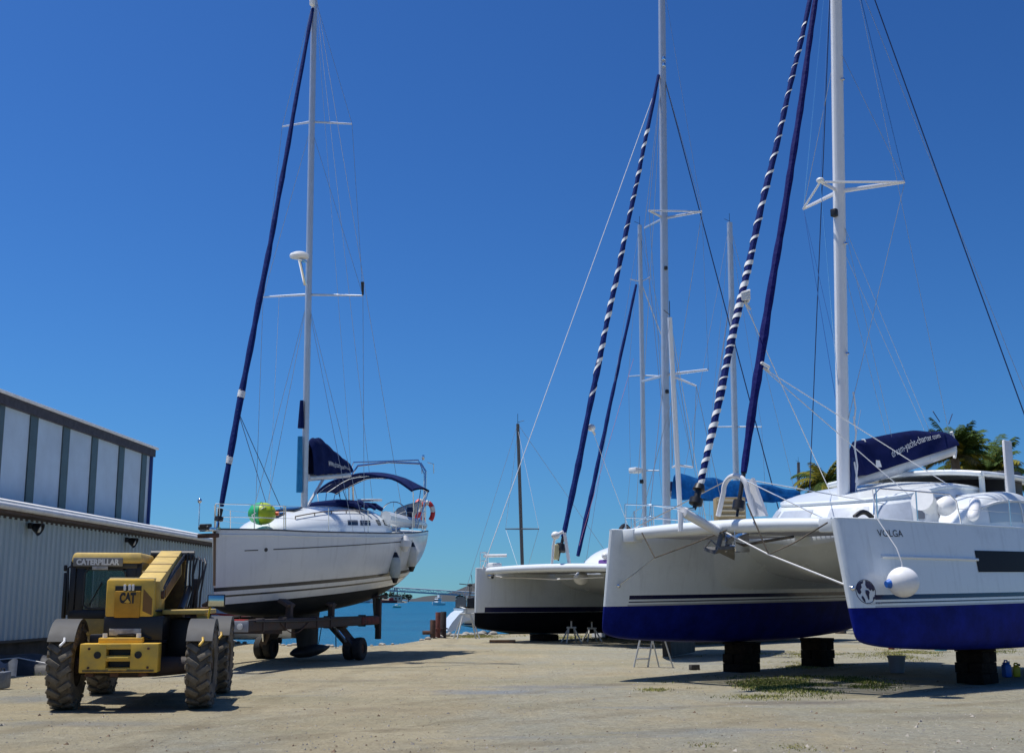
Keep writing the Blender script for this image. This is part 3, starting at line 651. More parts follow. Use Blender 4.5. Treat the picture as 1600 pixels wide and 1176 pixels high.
    MB().tube([(-.35, .22, 1.75), (-.3, .23, 2.35)], .012, 6).ell((-.3, .23, 2.4), (.05, .05, .06), 10, 8).build('navigation_light', STEEL, t)
    # rig
    mb0 = F.loc(475, 800); mt = F.loc(491.5, -22)
    mast = mastmesh(mb0-V((0, 0, .15)), mt, .11, .085, ALU, t)
    P = lambda z: mb0.lerp(mt, (z-mb0.z)/(mt.z-mb0.z))
    MB().box(F.loc(490, 6)+V((-.05, 0, 0)), (.25, .12, .22), bev=.03).build('masthead_fitting', WHITEP, mast)
    r = F.loc(478, 404); MB().lathe([(.001, .1), (.15, .1), (.24, .06), (.27, 0), (.25, -.06), (.001, -.09)], r+V((-.3, .05, .02))).build('radar_dome', WHITEP, mast)
    MB().tube([r+V((-.3, .05, -.06)), r+V((-.28, 0, -.3)), r+V((-.05, 0, -.75))], .05, 8).box(r+V((-.2, 0, -.1)), (.35, .12, .05), bev=.01).build('radar_bracket', STEEL, mast)
    tips = []
    for pl, pr, py, pyr in ((411, 567, 464, 462), (441, 550, 198, 194)):
        c = P(F.loc((pl+pr)/2, (py+pyr)/2).z); lens = []
        for sg, px, pyy in ((1, pl, py), (-1, pr, pyr)):
            q = F.locx(px, pyy, c.x+.22); MB().tube([c, q], [.035, .022], 8, flat=.5).build('spreader', ALU, mast); lens.append(q)
        tips.append(lens)
    for si, sg in ((0, 1), (1, -1)):
        ch = V((4.95, sg*1.62, 1.5)); lo, hi = tips[0][si], tips[1][si]
        for a, b2 in ((ch, lo), (lo, hi), (hi, P(mt.z-.3)), (lo, P(hi.z-.1)), (V((5.2, sg*1.55, 1.5)), P(lo.z-.1)), (V((4.4, sg*1.55, 1.52)), P(lo.z-.15))):
            wire('shroud', a, b2, .007, WIRE, t)
        if si == 1: MB().tube([lo+V((0, 0, .02)), lo+V((-.03, 0, .38))], [.03, .05], 8).build('spreader_boot', BLACK, mast)
        else: MB().tube([lo+V((0, 0, .1)), lo+V((-.02, -.06, .45))], [.03, .03], 8).build('spreader_boot', BLACK, mast)
    wire('flag_halyard', tips[0][0]+V((0, -.5, 0)), V((5.3, 1.4, 1.6)), .005, WIREL, t)
    wire('backstay', mt, (10.85, -.5, 1.5), .007, WIRE, t); wire('backstay', mt, (10.85, .5, 1.5), .006, WIRE, t)
    wire('topping_lift', mt, F.loc(548, 728), .005, WIRE, t)
    f0 = F.loc(345, 795); f1 = F.loc(489, 14)
    furled('furled_headsail', wavy(f0+(f1-f0)*.005, f1, 44, .025, 2),   .09, NAVYF, t, [(.07, .082, .03, .03), (.185, .197, .03, .03)], WHITEP)
    d = (f1-f0).normalized(); MB().tube([f0-d*.55, f0-d*.3, f0-d*.28, f0-d*.2, f0-d*.18, f0], [.03, .03, .1, .1, .05, .06], 12).build('furler_drum', BLACK, t)
    wire('forestay', F.loc(338, 828), f0, .02, STEEL, t)
    cl = F.loc(371, 640); wire('jib_sheet', cl, F.loc(412, 797)+V((0, -.5, 0)), .009, WIRED, t); wire('jib_sheet', cl, V((5.5, 1.3, 1.6)), .009, WIRED, t)
    # boom with sail cover
    g = F.loc(479, 746); e2 = F.loc(546, 741)
    g = V((g.x+.1, 0, g.z)); bm = MB().tube([g, e2], [.1, .09], 12, flat=.65).build('boom', ALU, t)
    prof = [(.0, .62), (.10, .74), (.25, .73), (.4, .63), (.6, .47), (.8, .32), (.93, .22), (1.0, .1)]
    hp = pchip([q[0] for q in prof], [q[1] for q in prof]); up = V((0, 0, 1)); D = e2-g
    sc = F.loc(497, 686, 0).z-F.loc(497, 744, 0).z
    def cov(u, w):                # w -1..1 around the top of the stacked sail
        hh = hp(u)*sc/.74*(1-abs(w)**2.0)**.7 if abs(w) < 1 else 0
        wd = (.17+.02*sin(u*23+w*3))*(1 if abs(w) > .5 else abs(w)*2)*(1-.35*u)
        return g+D*u+V((0, (1 if w > 0 else -1)*wd*(.5+.5*min(1, abs(w)*1.2)), .06+hh+.015*sin(u*31+w*5)))
    cv = MB().grid(cov, lin(0, 1, 30), lin(-1, 1, 27)).build('sail_cover', NAVY, bm)
    lettering('www.dreamyacht.com', 1, None, lambda x, y: cov(.36+x*.062, -.93+y*.16)+V((0, -.012, 0)), 'lettering', WHITEP, cv)
    MB().tube([mb0.lerp(mt, .035)+V((-.2, .05, 0)), mb0.lerp(mt, .135)+V((-.22, .05, 0))], [.09, .07], 9).build('rolled_sail_bag', TURQ, mast)
    MB().tube([mb0.lerp(mt, .15)+V((-.19, .05, 0)), mb0.lerp(mt, .20)+V((-.17, .05, 0))], [.09, .05], 9).build('rolled_sail_bag', NAVY, mast)
    MB().tube([V((mb0.x+.12, 0, mb0.z+.1)), g+D*.36-V((0, 0, .05))], .04, 8).build('boom_vang', ALU, t)
    for a, b2 in ((.72, (7.4, .15)), (.72, (7.4, -.15)), (.6, (7.3, 0))): wire('mainsheet', g+D*a-V((0, 0, .06)), (b2[0], b2[1], 2.1), .01, WIRED, t)
    # things carried on the yacht
    M = F.M
    def on(p): return M @ V(p)
    b0 = F.loc(410, 801, -.35); f = thing('buoy', 'round green and yellow fender ball lying on the foredeck of the trailered yacht', 'buoy', loc=on(b0))
    f.scale = (1.12, 1.12, .8)
    gm = mat('green_vinyl', (.02, .42, .16), .4, var=.2); ym = mat('lime_vinyl', (.42, .55, .02), .4, var=.25, scale=4)
    MB().lathe([(.001, -.30)]+[(.34*sin(a), -.30*cos(a)) for a in lin(.15, pi-.15, 13)]+[(.001, .30)], (0, 0, -.02), axis='x', n=26).build('ball', [ym], f)
    MB().lathe([(.12, -.29), (.25, -.23), (.325, -.12), (.355, -.02), (.33, -.02), (.1, -.26)], (-.0, 0, -.02), axis='x', n=26).build('end_panel', gm, f)
    MB().cyl((.26, 0, -.02), (.36, 0, -.02), .06).build('eye', ORANGE, f)
    MB().tube([(.3, -.02, 0), (.1, -.3, .15), (-.15, -.34, -.1), (-.1, -.2, -.34)], .014, 6).build('rope', WIREL, f)
    def fender(px, py0, py1, r, x, label, m, tipm):
        z1 = F.locx(px, py0, x); z0 = F.locx(px, py1, x)
        # hang against the hull side
        y = H.side(x, max(.1, (z0.z+z1.z)/2), -1, r+.02).y
        a = F.loc(px, py0, y); bb = F.loc(px, py1, y)
        o = thing('fender', label, 'fender', loc=on(bb), group='fenders along the trailered yacht')
        L = (on(a)-on(bb)).length
        MB().lathe([(.001, .08), (r*.5, .09), (r*.95, .22), (r, .32), (r, L-.32), (r*.95, L-.22), (r*.45, L-.08), (.001, L-.07)], n=18).build('body', m, o)
        MB().lathe([(.001, 0), (r*.35, .01), (r*.72, .15), (r*.3, .16)], n=14).build('end_cap', tipm, o)
        MB().lathe([(r*.72, L-.15), (r*.3, L-.01), (.001, L)], n=14).build('end_cap', tipm, o)
        top = on((a.x, H.edge(-1, a.x, a.x+.01, 2)[0].y, H.zs(a.x)+.05))-on(bb); MB().tube([(0, 0, L), top], .009, 5).build('rope', WIREL, o)
    fender(617, 862, 911, .15, 7.4, 'long grey green fender with dark ends hanging forward on the trailered yacht', GREYV, BLACK)
    fender(643, 846, 893, .15, 9.0, 'long pale fender with dark tip hanging furthest aft on the trailered yacht', mat('pale_fender_vinyl', (.6, .6, .54), .4, var=.15), BLACK)
    fender(633, 836, 862, .17, 8.4, 'short fat white fender hanging high near the stern of the trailered yacht', WHITEP, WHITEP)
    for k, (px, py, yy, lab) in enumerate(((656, 797, -.95, 'red and white horseshoe lifebuoy on the inside of the yacht stern rail'), (667, 800, -1.32, 'red horseshoe lifebuoy on the outer corner of the yacht stern rail'))):
        q = F.loc(px, py, yy); o = thing('lifebuoy', lab, 'lifebuoy', loc=on(q), rz=atan2(.96, .28)+(.5 if k else 1.2), group='lifebuoys on the yacht stern')
        arc = [(0, .24*sin(a)*.8, .0+.30*cos(a)) for a in lin(-2.5, 2.5, 17)]
        MB().tube(arc, .075, 10).build('ring', mat('red_lifebuoy', (.6, .03, .03), .5), o)
        mb = MB()
        for i in (4, 8, 12): mb.tube([arc[i-1], V(arc[i]), arc[i+1]], .079, 10)
        mb.build('white_band', WHITEP, o)
    q = F.loc(637, 800, -.9); o = thing('sail_bag', 'white cloth bundle lashed by the stern rail of the trailered yacht', 'bundle', loc=on(q))
    MB().tube([(-.45, 0, -.22), (-.2, 0, -.08), (.1, 0, .06), (.42, 0, .3)], [.12, .24, .22, .06], 12).build('bag', mat('white_cloth', (.72, .7, .66), .8, var=.15, bump=.5, bscale=8), o); MB().tube([(.4, 0, .28), (.6, 0, .62)], .012, 5).build('rope', WIREL, o)
    q = F.loc(641, 806, -1.2); o = thing('outboard_motor', 'small dark outboard motor clamped to the yacht stern rail', 'motor', loc=on(q))
    MB().box((0, 0, .12), (.22, .2, .3), bev=.05).build('cowling', mat('navy_paint', (.01, .015, .06), .3), o); MB().box((0, 0, -.18), (.08, .07, .4), bev=.015).build('shaft', BLACK, o)
    return F
LF = left_yacht()

# ------------------------------------------------------------------ yard trailer
def trailer():
    ang = atan2(.96, .28); t = thing('boat_trailer', 'low dark steel boat trailer with angled wheel legs under the white yacht', 'trailer', loc=(-6.85, 28.5, 0), rz=ang)
    # local: x aft, y starboard
    for sg in (-1, 1):
        o = MB().box((2.85, sg*1.28, 1.02), (7.4, .15, .25), bev=.02).build('side_beam', BRUST, t)
        MB().box((6.0, sg*1.28, 1.02), (1.2, .20, .2), bev=.02).build('red_patch', mat('flaked_red_paint', (.2, .03, .025), .7, dirt=(.05, .03, .03), scale=7), o) if sg < 0 else None
        leg = MB().prism([(4.45, sg*.72, .95), (5.05, sg*.72, .95), (5.3, sg*1.22, .28), (4.85, sg*1.22, .28)], (0, sg*.2, .04)).build('wheel_leg', BRUST, t)
        MB().tube([(4.3, sg*1.0, .95), (4.75, sg*1.2, .5)], .045, 8).build('ram', STEEL, leg)
        for dy in (-.15, .13):
            w = MB().lathe([(.12, -.1), (.25, -.115), (.29, -.09), (.30, 0), (.29, .09), (.25, .115), (.12, .1)], (5.08, sg*1.3+dy, .302), axis='y', n=26).build('wheel', mat('black_rubber', (.025, .024, .023), .8, var=.3), t)
            MB().lathe([(.001, -.06), (.13, -.08), (.15, 0), (.13, .08), (.001, .06)], (5.08, sg*1.3+dy, .302), axis='y', n=18).build('rim', RUST, w)
        MB().box((6.75, sg*1.28, 1.06), (.14, .14, 1.12), bev=.01).box((6.75, sg*1.28, 1.66), (.5, .3, .07), bev=.01).build('support_arm', BRUST, t)
        for x in (1.6, 4.0):
            MB().box((x, sg*1.1, 1.25), (.14, .14, .5), bev=.01).box((x, sg*1.02, 1.5), (.4, .3, .08), R=Matrix.Rotation(sg*-.5, 3, 'X'), bev=.01).build('hull_pad', BRUST, t)
    MB().box((-.75, 0, 1.02), (.2, 2.5, .26), bev=.02).build('cross_beam', REDP, t)
    for sg in (-1, 1):
        for x in (-.2, .9, 2.6, 3.4, 5.6): MB().box((x, sg*1.28, 1.02), (.05, .21, .31), bev=.008).build('beam_flange', BRUST, t)
        MB().tube([(-.6, sg*1.38, 1.1), (1.5, sg*1.38, 1.07), (4.6, sg*1.37, 1.1)], .018, 6).build('hydraulic_pipe', BLACK, t)
        MB().tube([(x, sg*1.38, 1.05-.25*sin(pi*(x-.6)/1.5)) for x in lin(.6, 2.1, 9)], .012, 5).build('chain', RUST, t)
    MB().box((1.0, 0, .86), (.14, 2.4, .14), bev=.01).build('cross_tie', BRUST, t); MB().box((4.7, 0, .93), (.3, 2.4, .16), bev=.01).build('cross_tie', BRUST, t)
    MB().box((-1.75, 0, .95), (2.0, .2, .24), bev=.02).box((-2.8, 0, .9), (.3, .12, .12), bev=.02).build('drawbar', BRUST, t)
    l = MB().box((-.88, -.95, 1.0), (.05, .8, .24), bev=.01).build('light_board', mat('light_board_grey', (.3, .32, .36), .5), t)
    MB().box((-.92, -.8, 1.0), (.04, .2, .2), bev=.01).build('indicator_lamp', mat('amber_lens', (.75, .28, .02), .3), l)
    MB().lathe([(.001, 0), (.07, .0), (.07, .02), (.001, .025)], (-.93, -1.18, 1.0), R=Matrix.Rotation(-pi/2, 3, 'Y'), n=14).build('reflector', WHITEP, l)
    wire('hose', (3.9, -1.28, .9), (3.95, -1.28, .35), .014, BLACK, t); wire('hose', (3.0, -1.3, .9), (2.9, -1.28, .5), .012, BLACK, t)
trailer()

# ------------------------------------------------------------------ telehandler (yard loader)
GM = mat('cab_glass', (.03, .10, .10), .04, alpha=.45, spec=.6)
def loader():
    t = thing('telehandler', 'yellow telescopic loader with black cab and raised boom, seen from behind by the shed', 'loader', loc=(-5.66, 18.75, 0), rz=radians(8.0))
    R0 = .62
    def wheel(x, y, turn=0):
        w = bpy.data.objects.new('wheel', None); C.objects.link(w); w.parent = t; w.location = (x, y, R0); w.rotation_euler = (0, 0, turn); w.empty_display_size = .2
        sg = 1 if x > 0 else -1
        mb = MB(); mb.lathe([(.30, -.15), (.40, -.175), (.50, -.18), (.56, -.165), (.585, -.11), (.59, 0), (.585, .11), (.56, .165), (.50, .18), (.40, .175), (.30, .15)], axis='x', n=44)
        for k in range(17):
            for s in (-1, 1):
                a = 2*pi*(k+(.5 if s > 0 else 0))/17; Rm = Matrix.Rotation(a, 3, 'X')
                # lug bar running from the centre line out to the shoulder, slanted
                q = Rm @ V((s*.085, 0, .60)); mb.box(q, (.20, .085, .055), R=Rm @ Matrix.Rotation(s*.6, 3, 'Z'), bev=.012, m=1)
                q = Rm @ V((s*.165, -.055, .545)); mb.box(q, (.045, .085, .11), R=Rm @ Matrix.Rotation(-s*.25, 3, 'Y'), bev=.01)
        ty = mb.build('tyre', [RUBBER, LUG], w, sharp=30)
        rm = MB().lathe([(.001, .02), (.13, .03), (.14, .08), (.2, .07), (.28, .09), (.31, .14), (.305, .15), (.29, .09), (.29, -.14)], axis='x', n=24, R=Matrix.Rotation(sg*pi/2, 3, 'Y')).build('rim', mat('dirty_rim', (.12, .09, .05), .7, var=.4), w)
        mb = MB()
        for k in range(8): mb.cyl((sg*.1, .1*cos(k*pi/4), .1*sin(k*pi/4)), (sg*.13, .1*cos(k*pi/4), .1*sin(k*pi/4)), .014, n=6)
        mb.lathe([(.001, .16), (.06, .15), (.07, .08)], R=Matrix.Rotation(sg*pi/2, 3, 'Y'), n=14); mb.build('hub', RUST, w)
    for x in (-.98, .98): wheel(x, 0); wheel(x, 2.9, .0)
    for x, y in ((-.98, 0), (.98, 0), (-.98, 2.9), (.98, 2.9)):
        mb = MB(); prof = lin(radians(-38), radians(40), 13); w0 = .19
        for r in (.665, .685):
            mb.grid(lambda a, u: (x+u, y-r*sin(a)*1.0, R0+r*cos(a)), lin(-.75, 1.0, 15)[::-1], [-w0, w0])
        mb.grid(lambda a, r: (x+w0*(1 if x < 0 else -1)*-1, y-r*sin(a), R0+r*cos(a)), lin(-.75, 1.0, 15), [.60, .685])
        mb.grid(lambda a, r: (x-w0*(1 if x < 0 else -1)*-1, y-r*sin(a), R0+r*cos(a)), lin(-.75, 1.0, 15), [.63, .685])
        mb.grid(lambda r, u: (x+u, y-r*sin(1.0), R0+r*cos(1.0)), [.665, .685], [-w0, w0])
        g = mb.build('mudguard', DGREY, t)
        MB().tube([(x+.05, y-.56, R0+.42), (x+.06, y-.60, R0+.37), (x+.02, y-.70, R0+.31)], .018, 6).build('bracket', WHITEP if x < 0 else YEL, g)
    # chassis and axles
    MB().box((0, 1.4, .72), (.72, 3.6, .42), bev=.03).box((-.1, 1.4, .55), (.5, 3.2, .2), bev=.03).build('chassis', BRUST, t)
    for y in (0, 2.9): MB().tube([(-.85, y, R0), (-.3, y, R0-.02), (.3, y, R0-.02), (.85, y, R0)], [.12, .15, .15, .12], 12).build('axle', BRUST, t)
    # rear counterweight with tow slots
    def plate(x0, x1, z0, z1, y, d, mb): mb.box(((x0+x1)/2, y, (z0+z1)/2), (x1-x0, d, z1-z0), bev=.006)
    mb = MB(); x0, x1, z0, z1, y = -.68, .42, .55, .96, -.52
    sx0, sx1 = -.31, .03; zs = (.62, .71, .79, .88)
    mb.box(((x0+sx0)/2, y, .755), (sx0-x0, .34, z1-z0), bev=.012); mb.box(((x1+sx1)/2, y, .755), (x1-sx1, .34, z1-z0), bev=.012)
    for a, b in ((z0, zs[0]), (zs[1], zs[2]), (zs[3], z1)): mb.box(((sx0+sx1)/2, y+.003, (a+b)/2), (sx1-sx0+.01, .334, b-a), bev=.008)
    mb.box((-.14, y-.165, .755), (.3, .06, .03), bev=.01); mb.box((-.14, y-.165, .60), (.26, .06, .03), bev=.01)
    mb.box((-.15, y+.1, 1.0), (.62, .2, .075), bev=.01)
    cw = mb.build('counterweight', YEL, t)
    MB().box((-.14, y+.11, .75), (.36, .1, .3)).build('slot_dark_fill', BLACK, cw)  # black box paints the darkness inside the slots
    for x in (-.43, .14):
        MB().lathe([(.001, .0), (.034, .001), (.036, .012), (.05, .014), (.052, .002)], (x, y-.171, .80), R=Matrix.Rotation(pi/2, 3, 'X'), n=18).build('hole_dark_disc', BLACK, cw)  # solid black disc stands in for the dark of an open hole
    for x in (-.38, .1): MB().cyl((x, y+.05, 1.03), (x, y+.05, 1.10), .035, n=10).build('pin', WHITEP, cw)
    for x in (-.55, -.2, .2): MB().box((x, y+.02, .52), (.12, .2, .07), bev=.015).build('underside_lug', RUST, cw)
    # engine bay
    MB().box((-.02, .15, 1.16), (.86, .8, .36), bev=.02).build('radiator_bay', BLACK, t)
    mb = MB(); mb.box((-.09, .35, 1.61), (.70, 1.2, .56), bev=.035); hd = mb.build('engine_hood', YEL, t)
    MB().box((-.09, .35, 1.897), (.66, 1.0, .03), bev=.01).build('hood_lid', mat('pale_yellow', (.68, .58, .3), .5, var=.15), hd)
    MB().box((-.12, -.262, 1.52), (.37, .05, .39), bev=.012).build('badge_panel', mat('ochre_panel', (.5, .26, .015), .45, var=.2), hd)
    MB().box((-.12, -.25, 1.755), (.38, .03, .07), bev=.004).build('grille_slot', BLACK, hd)
    for x in (-.17, -.1, -.05): MB().box((x, -.268, 1.765), (.035, .03, .09), bev=.006).build('wire_clip', WHITEP, hd)
    for x0, x1 in ((.10, .235),): MB().poly([(x0, -.2535, 1.42), (x1, -.2535, 1.36), (x1, -.2535, 1.60), (x0, -.2535, 1.75)]).build('dark_decal', mat('brown_decal', (.2, .1, .02), .5), hd)
    o = lettering('CAT', .2, .235, lambda x, z: V((-.235+x, -.2885, 1.545+z)), 'lettering', BLACK, hd, bold=.012)
    MB().poly([(-.165, -.2895, 1.545), (-.075, -.2895, 1.545), (-.12, -.2895, 1.60)]).build('triangle_mark', MATS['machine_yellow'], hd, fix=False)
    MB().box((-.13, -.27, 1.115), (.46, .02, .10), bev=.004).build('number_plate', mat('worn_plate', (.62, .62, .58), .5, dirt=(.25, .24, .23), scale=9), t)
    # cab
    cab = bpy.data.objects.new('cab', None); C.objects.link(cab); cab.parent = t
    X0, X1, Y0, Y1, Z0, Z1 = -1.22, -.13, .95, 2.35, 1.30, 2.16
    mb = MB(); post = .07
    for x, y, d in ((X0+.04, Y0+.04, 1), (X1-.04, Y0+.04, 1), (X0+.04, Y1-.04, 1), (X1-.04, Y1-.04, 1)): mb.box((x, y, (Z0+Z1)/2), (.09, .09, Z1-Z0), bev=.015)
    mb.box(((X0+X1)/2, Y0+.03, Z0+.06), (X1-X0, .07, .14), bev=.015); mb.box(((X0+X1)/2, Y0+.03, Z1-.03), (X1-X0, .07, .12), bev=.015)
    mb.box(((X0+X1)/2, Y1-.03, Z0+.06), (X1-X0, .07, .14), bev=.015); mb.box(((X0+X1)/2, Y1-.03, Z1-.03), (X1-X0, .07, .12), bev=.015)
    for x in (X0+.03, X1-.03): mb.box((x, (Y0+Y1)/2, Z0+.06), (.07, Y1-Y0, .14), bev=.015); mb.box((x, (Y0+Y1)/2, Z1-.03), (.07, Y1-Y0, .12), bev=.015)
    mb.box((X0+.16, Y0+.028, 1.75), (.13, .06, .8), bev=.015); mb.box((X1-.16, Y0+.028, 1.75), (.16, .06, .8), bev=.015)
    mb.build('cab_frame', BLACK, cab)
    MB().box(((X0+X1)/2, Y0+.012, 1.74), (X1-X0-.4, .012, .62), bev=.0).build('rear_window', GM, cab)
    mb = MB(); mb.tube([(X0+.22+(.0 if c[0] else .0), 0, 0), (0, 0, 0)], .001, 3) if False else None
    w0, w1, a0, a1 = X0+.22, X1-.24, 1.45, 2.06
    MB().tube([(w0, Y0-.012, a0+.06), (w0, Y0-.012, a1-.06), (w0+.06, Y0-.012, a1), (w1-.06, Y0-.012, a1), (w1, Y0-.012, a1-.06), (w1, Y0-.012, a0+.06), (w1-.06, Y0-.012, a0), (w0+.06, Y0-.012, a0)], .014, 6, closed=True).build('window_seal', DGREY, cab)
    for y in (Y0+.1,):
        MB().box((X0+.012, (Y0+Y1)/2, 1.75), (.012, Y1-Y0-.2, .72)).build('side_window', GM, cab); MB().box((X1-.012, (Y0+Y1)/2, 1.75), (.012, Y1-Y0-.2, .72)).build('side_window', GM, cab)
    MB().box(((X0+X1)/2, Y1-.012, 1.75), (X1-X0-.2, .012, .72)).build('windscreen', GM, cab)
    MB().box((-.66, 1.55, 1.55), (.42, .14, .6), bev=.05).box((-.66, 1.75, 1.32), (.44, .4, .12), bev=.04).build('seat', BLACK, cab)
    MB().tube([(-.66+.17*cos(a*pi/8), 2.05+.05*sin(a*pi/8), 1.66+.17*sin(a*pi/8)) for a in range(16)], .014, 6, closed=True).build('steering_wheel', BLACK, cab)
    MB().box(((X0+X1)/2+.01, (Y0+Y1)/2, 2.24), (X1-X0+.02, Y1-Y0+.1, .17), bev=.05, taper=.95).build('cab_roof', YELD, cab)
    MB().box(((X0+X1)/2-.12, Y0-.055, 2.175), (.76, .03, .135), bev=.008).build('roof_sign', mat('grey_band', (.20, .20, .19), .5), cab)
    lettering('CATERPILLAR', .12, .66, lambda x, z: V((-1.125+x, Y0-.0725, 2.133+z)), 'lettering', WHITEP, cab, bold=.006)
    MB().box((-.76, Y0-.06, 2.08), (.24, .02, .055), bev=.004).build('roof_label', MATS['worn_plate'], cab)
    MB().box(((X0+X1)/2+.05, 1.6, 1.17), (X1-X0-.02, 1.3, .27), bev=.03).box((-.6, 1.6, .95), (.8, 1.25, .2), bev=.02).build('cab_base', YELD, t)
    MB().tube([(X0-.02, Y0+.05, 1.35), (X0-.04, Y0+.0, 2.08), (X0+.02, Y0+.02, 2.12)], .02, 6).build('door_handle_rail', BLACK, cab)
    MB().box((X0-.08, Y0+.08, 1.65), (.05, .14, .72), bev=.02).box((X0-.09, Y0+.06, 2.08), (.04, .1, .1), bev=.015).build('wing_mirror', BLACK, cab)
    MB().box((-.5, -.05, 1.0), (.3, .3, .16), bev=.02).build('step', BLACK, t)
    # boom
    a = V((.12, -.1, 1.66)); b = V((.17, 2.35, 2.21)); D = (b-a).normalized(); pit = atan2(b.z-a.z, b.y-a.y)
    R = Matrix.Rotation(pit, 3, 'X')
    bo = MB().box(a.lerp(b, .5), (.36, (b-a).length, .42), R=R, bev=.02).build('boom', YELD, t)
    MB().box(a.lerp(b, .55)+V((.186, 0, -.06)), (.012, (b-a).length*.7, .2), R=R, bev=.003).build('side_plate', mat('brown_plate', (.18, .10, .03), .6, var=.4), bo)
    MB().cyl(b+V((-.36, -.05, .12)), b+V((.36, -.05, .12)), .085, n=16).build('head_pin', BLACK, bo)
    MB().box(b+V((.05, .12, -.48)), (.34, .3, 1.12), bev=.03, R=Matrix.Rotation(-.12, 3, 'X')).build('boom_nose', mat('worn_ochre', (.28, .17, .04), .6, dirt=(.10, .06, .03), scale=4), bo)
    MB().box(b+V((.05, .45, -1.0)), (1.1, .1, .5), bev=.02).build('fork_carriage', RUST, bo)
    for x in (-.35, .45): MB().box(b+V((x, 1.0, -1.22)), (.12, 1.1, .05), bev=.01).build('fork', RUST, bo)
    rr = random.Random(5)
    for k in range(7):
        x = .42+.05*k; p = [(x, 2.15, 2.28+.02*sin(k*2)), (x+.04, 2.0, 2.36-.03*k), (x+.02+rr.uniform(-.03, .03), 1.95, 2.0), (x+rr.uniform(-.04, .06), 1.9, 1.7), (x-.02, 1.85, 1.38)]
        pts = [V(p[0])]
        for i in range(4):
            for j in range(1, 5): pts.append(V(p[i]).lerp(V(p[i+1]), j/4))
        MB().tube(pts, .017, 7).build('hydraulic_hose', BLACK, t)
    MB().box((.6, 2.0, 1.62), (.1, .12, .62), bev=.02).build('valve_block', BRUST, t)
    MB().tube([(.42, 2.1, 1.35), (.44, 2.05, 2.2)], .03, 8).build('lift_ram', STEEL, t)
    MB().tube([(.5, 1.0, 1.42), (.5, 2.0, 1.78)], .055, 10).build('lift_ram', BLACK, t)
    # small fittings: lamps, pins, bolts, pipes, exhaust, chipped edges
    for (q, r) in ((a+V((0, .12, 0)), .06), (b+V((0, .1, -.75)), .05)):
        MB().cyl(q+V((-.25, 0, 0)), q+V((.25, 0, 0)), r, n=12).build('pivot_pin', RUST, bo)
    for s_ in (.25, .5, .75): MB().box(a.lerp(b, s_)+V((0, 0, .215)), (.37, .05, .012), R=R, bev=.003).build('boom_band', mat('chipped_edge', (.25, .17, .07), .7, var=.5, scale=14), bo)
    MB().tube([a+V((.2, .3, .1)), a.lerp(b, .5)+V((.21, 0, .13)), b+V((.21, -.2, .12))], .016, 6).tube([a+V((.2, .3, .05)), a.lerp(b, .5)+V((.215, 0, .08)), b+V((.215, -.2, .07))], .016, 6).build('hydraulic_pipe', BLACK, bo)
    for z in (1.42, 1.56, 1.70): MB().box((.262, .3, z), (.012, .7, .035), bev=.004).build('hood_louvre', BLACK, hd)
    MB().box((-.09, .9, 1.61), (.712, .018, .53)).build('panel_seam', BLACK, hd)
    for x in (-.55, .28):
        for z in (.62, .89): MB().lathe([(.001, .018), (.018, .016), (.02, 0)], (x, -.69, z), R=Matrix.Rotation(pi/2, 3, 'X'), n=6).build('bolt_head', RUST, cw)
    MB().box((-.13, -.695, .575), (1.0, .008, .03), bev=.002).build('scuffed_edge', MATS['chipped_edge'], cw)
    MB().tube([(-.3, -.3, 1.0), (-.2, -.42, 1.08), (0, -.42, 1.09), (.25, -.25, 1.02)], .014, 6).build('hydraulic_hose', BLACK, t)
    MB().tube([(-.62, 1.0, 1.0), (-.62, 1.0, .62), (-.62, 1.45, .62), (-.62, 1.45, 1.0)], .02, 6).build('cab_step', BLACK, t)
    for y in (1.2, 1.9): MB().tube([(X0-.01, y, 1.33), (X0-.03, y+.05, 2.1)], .012, 6).build('grab_handle', YELD, cab)
    MB().tube([(-.9, Y0-.03, 1.5), (-.72, Y0-.035, 1.86)], .008, 5).build('wiper', BLACK, cab)
    # tank and hydraulics on the other side
    MB().box((.66, 1.2, .92), (.6, 1.25, .76), bev=.03).build('engine_cover', BLACK, t)
    MB().box((.66, .98, 1.40), (.64, 1.75, .07), bev=.015).box((.92, .3, 1.28), (.16, .12, .22), bev=.015).build('side_tank', YELD, t)
    MB().tube([(1.0, .25, 1.2), (1.04, .22, 1.48)], .014, 6).tube([(1.0, .24, 1.18), (1.01, .2, 1.3)], .022, 6).build('mirror_arm', YELP, t)
    MB().box((1.13, .2, 1.57), (.27, .05, .20), bev=.02).build('mirror_housing', BLACK, t)
    MB().box((1.13, .172, 1.57), (.235, .006, .165), bev=.002).build('mirror_glass', mat('mirror_glass', (.55, .57, .5), .12, 1.0), t)

loader()
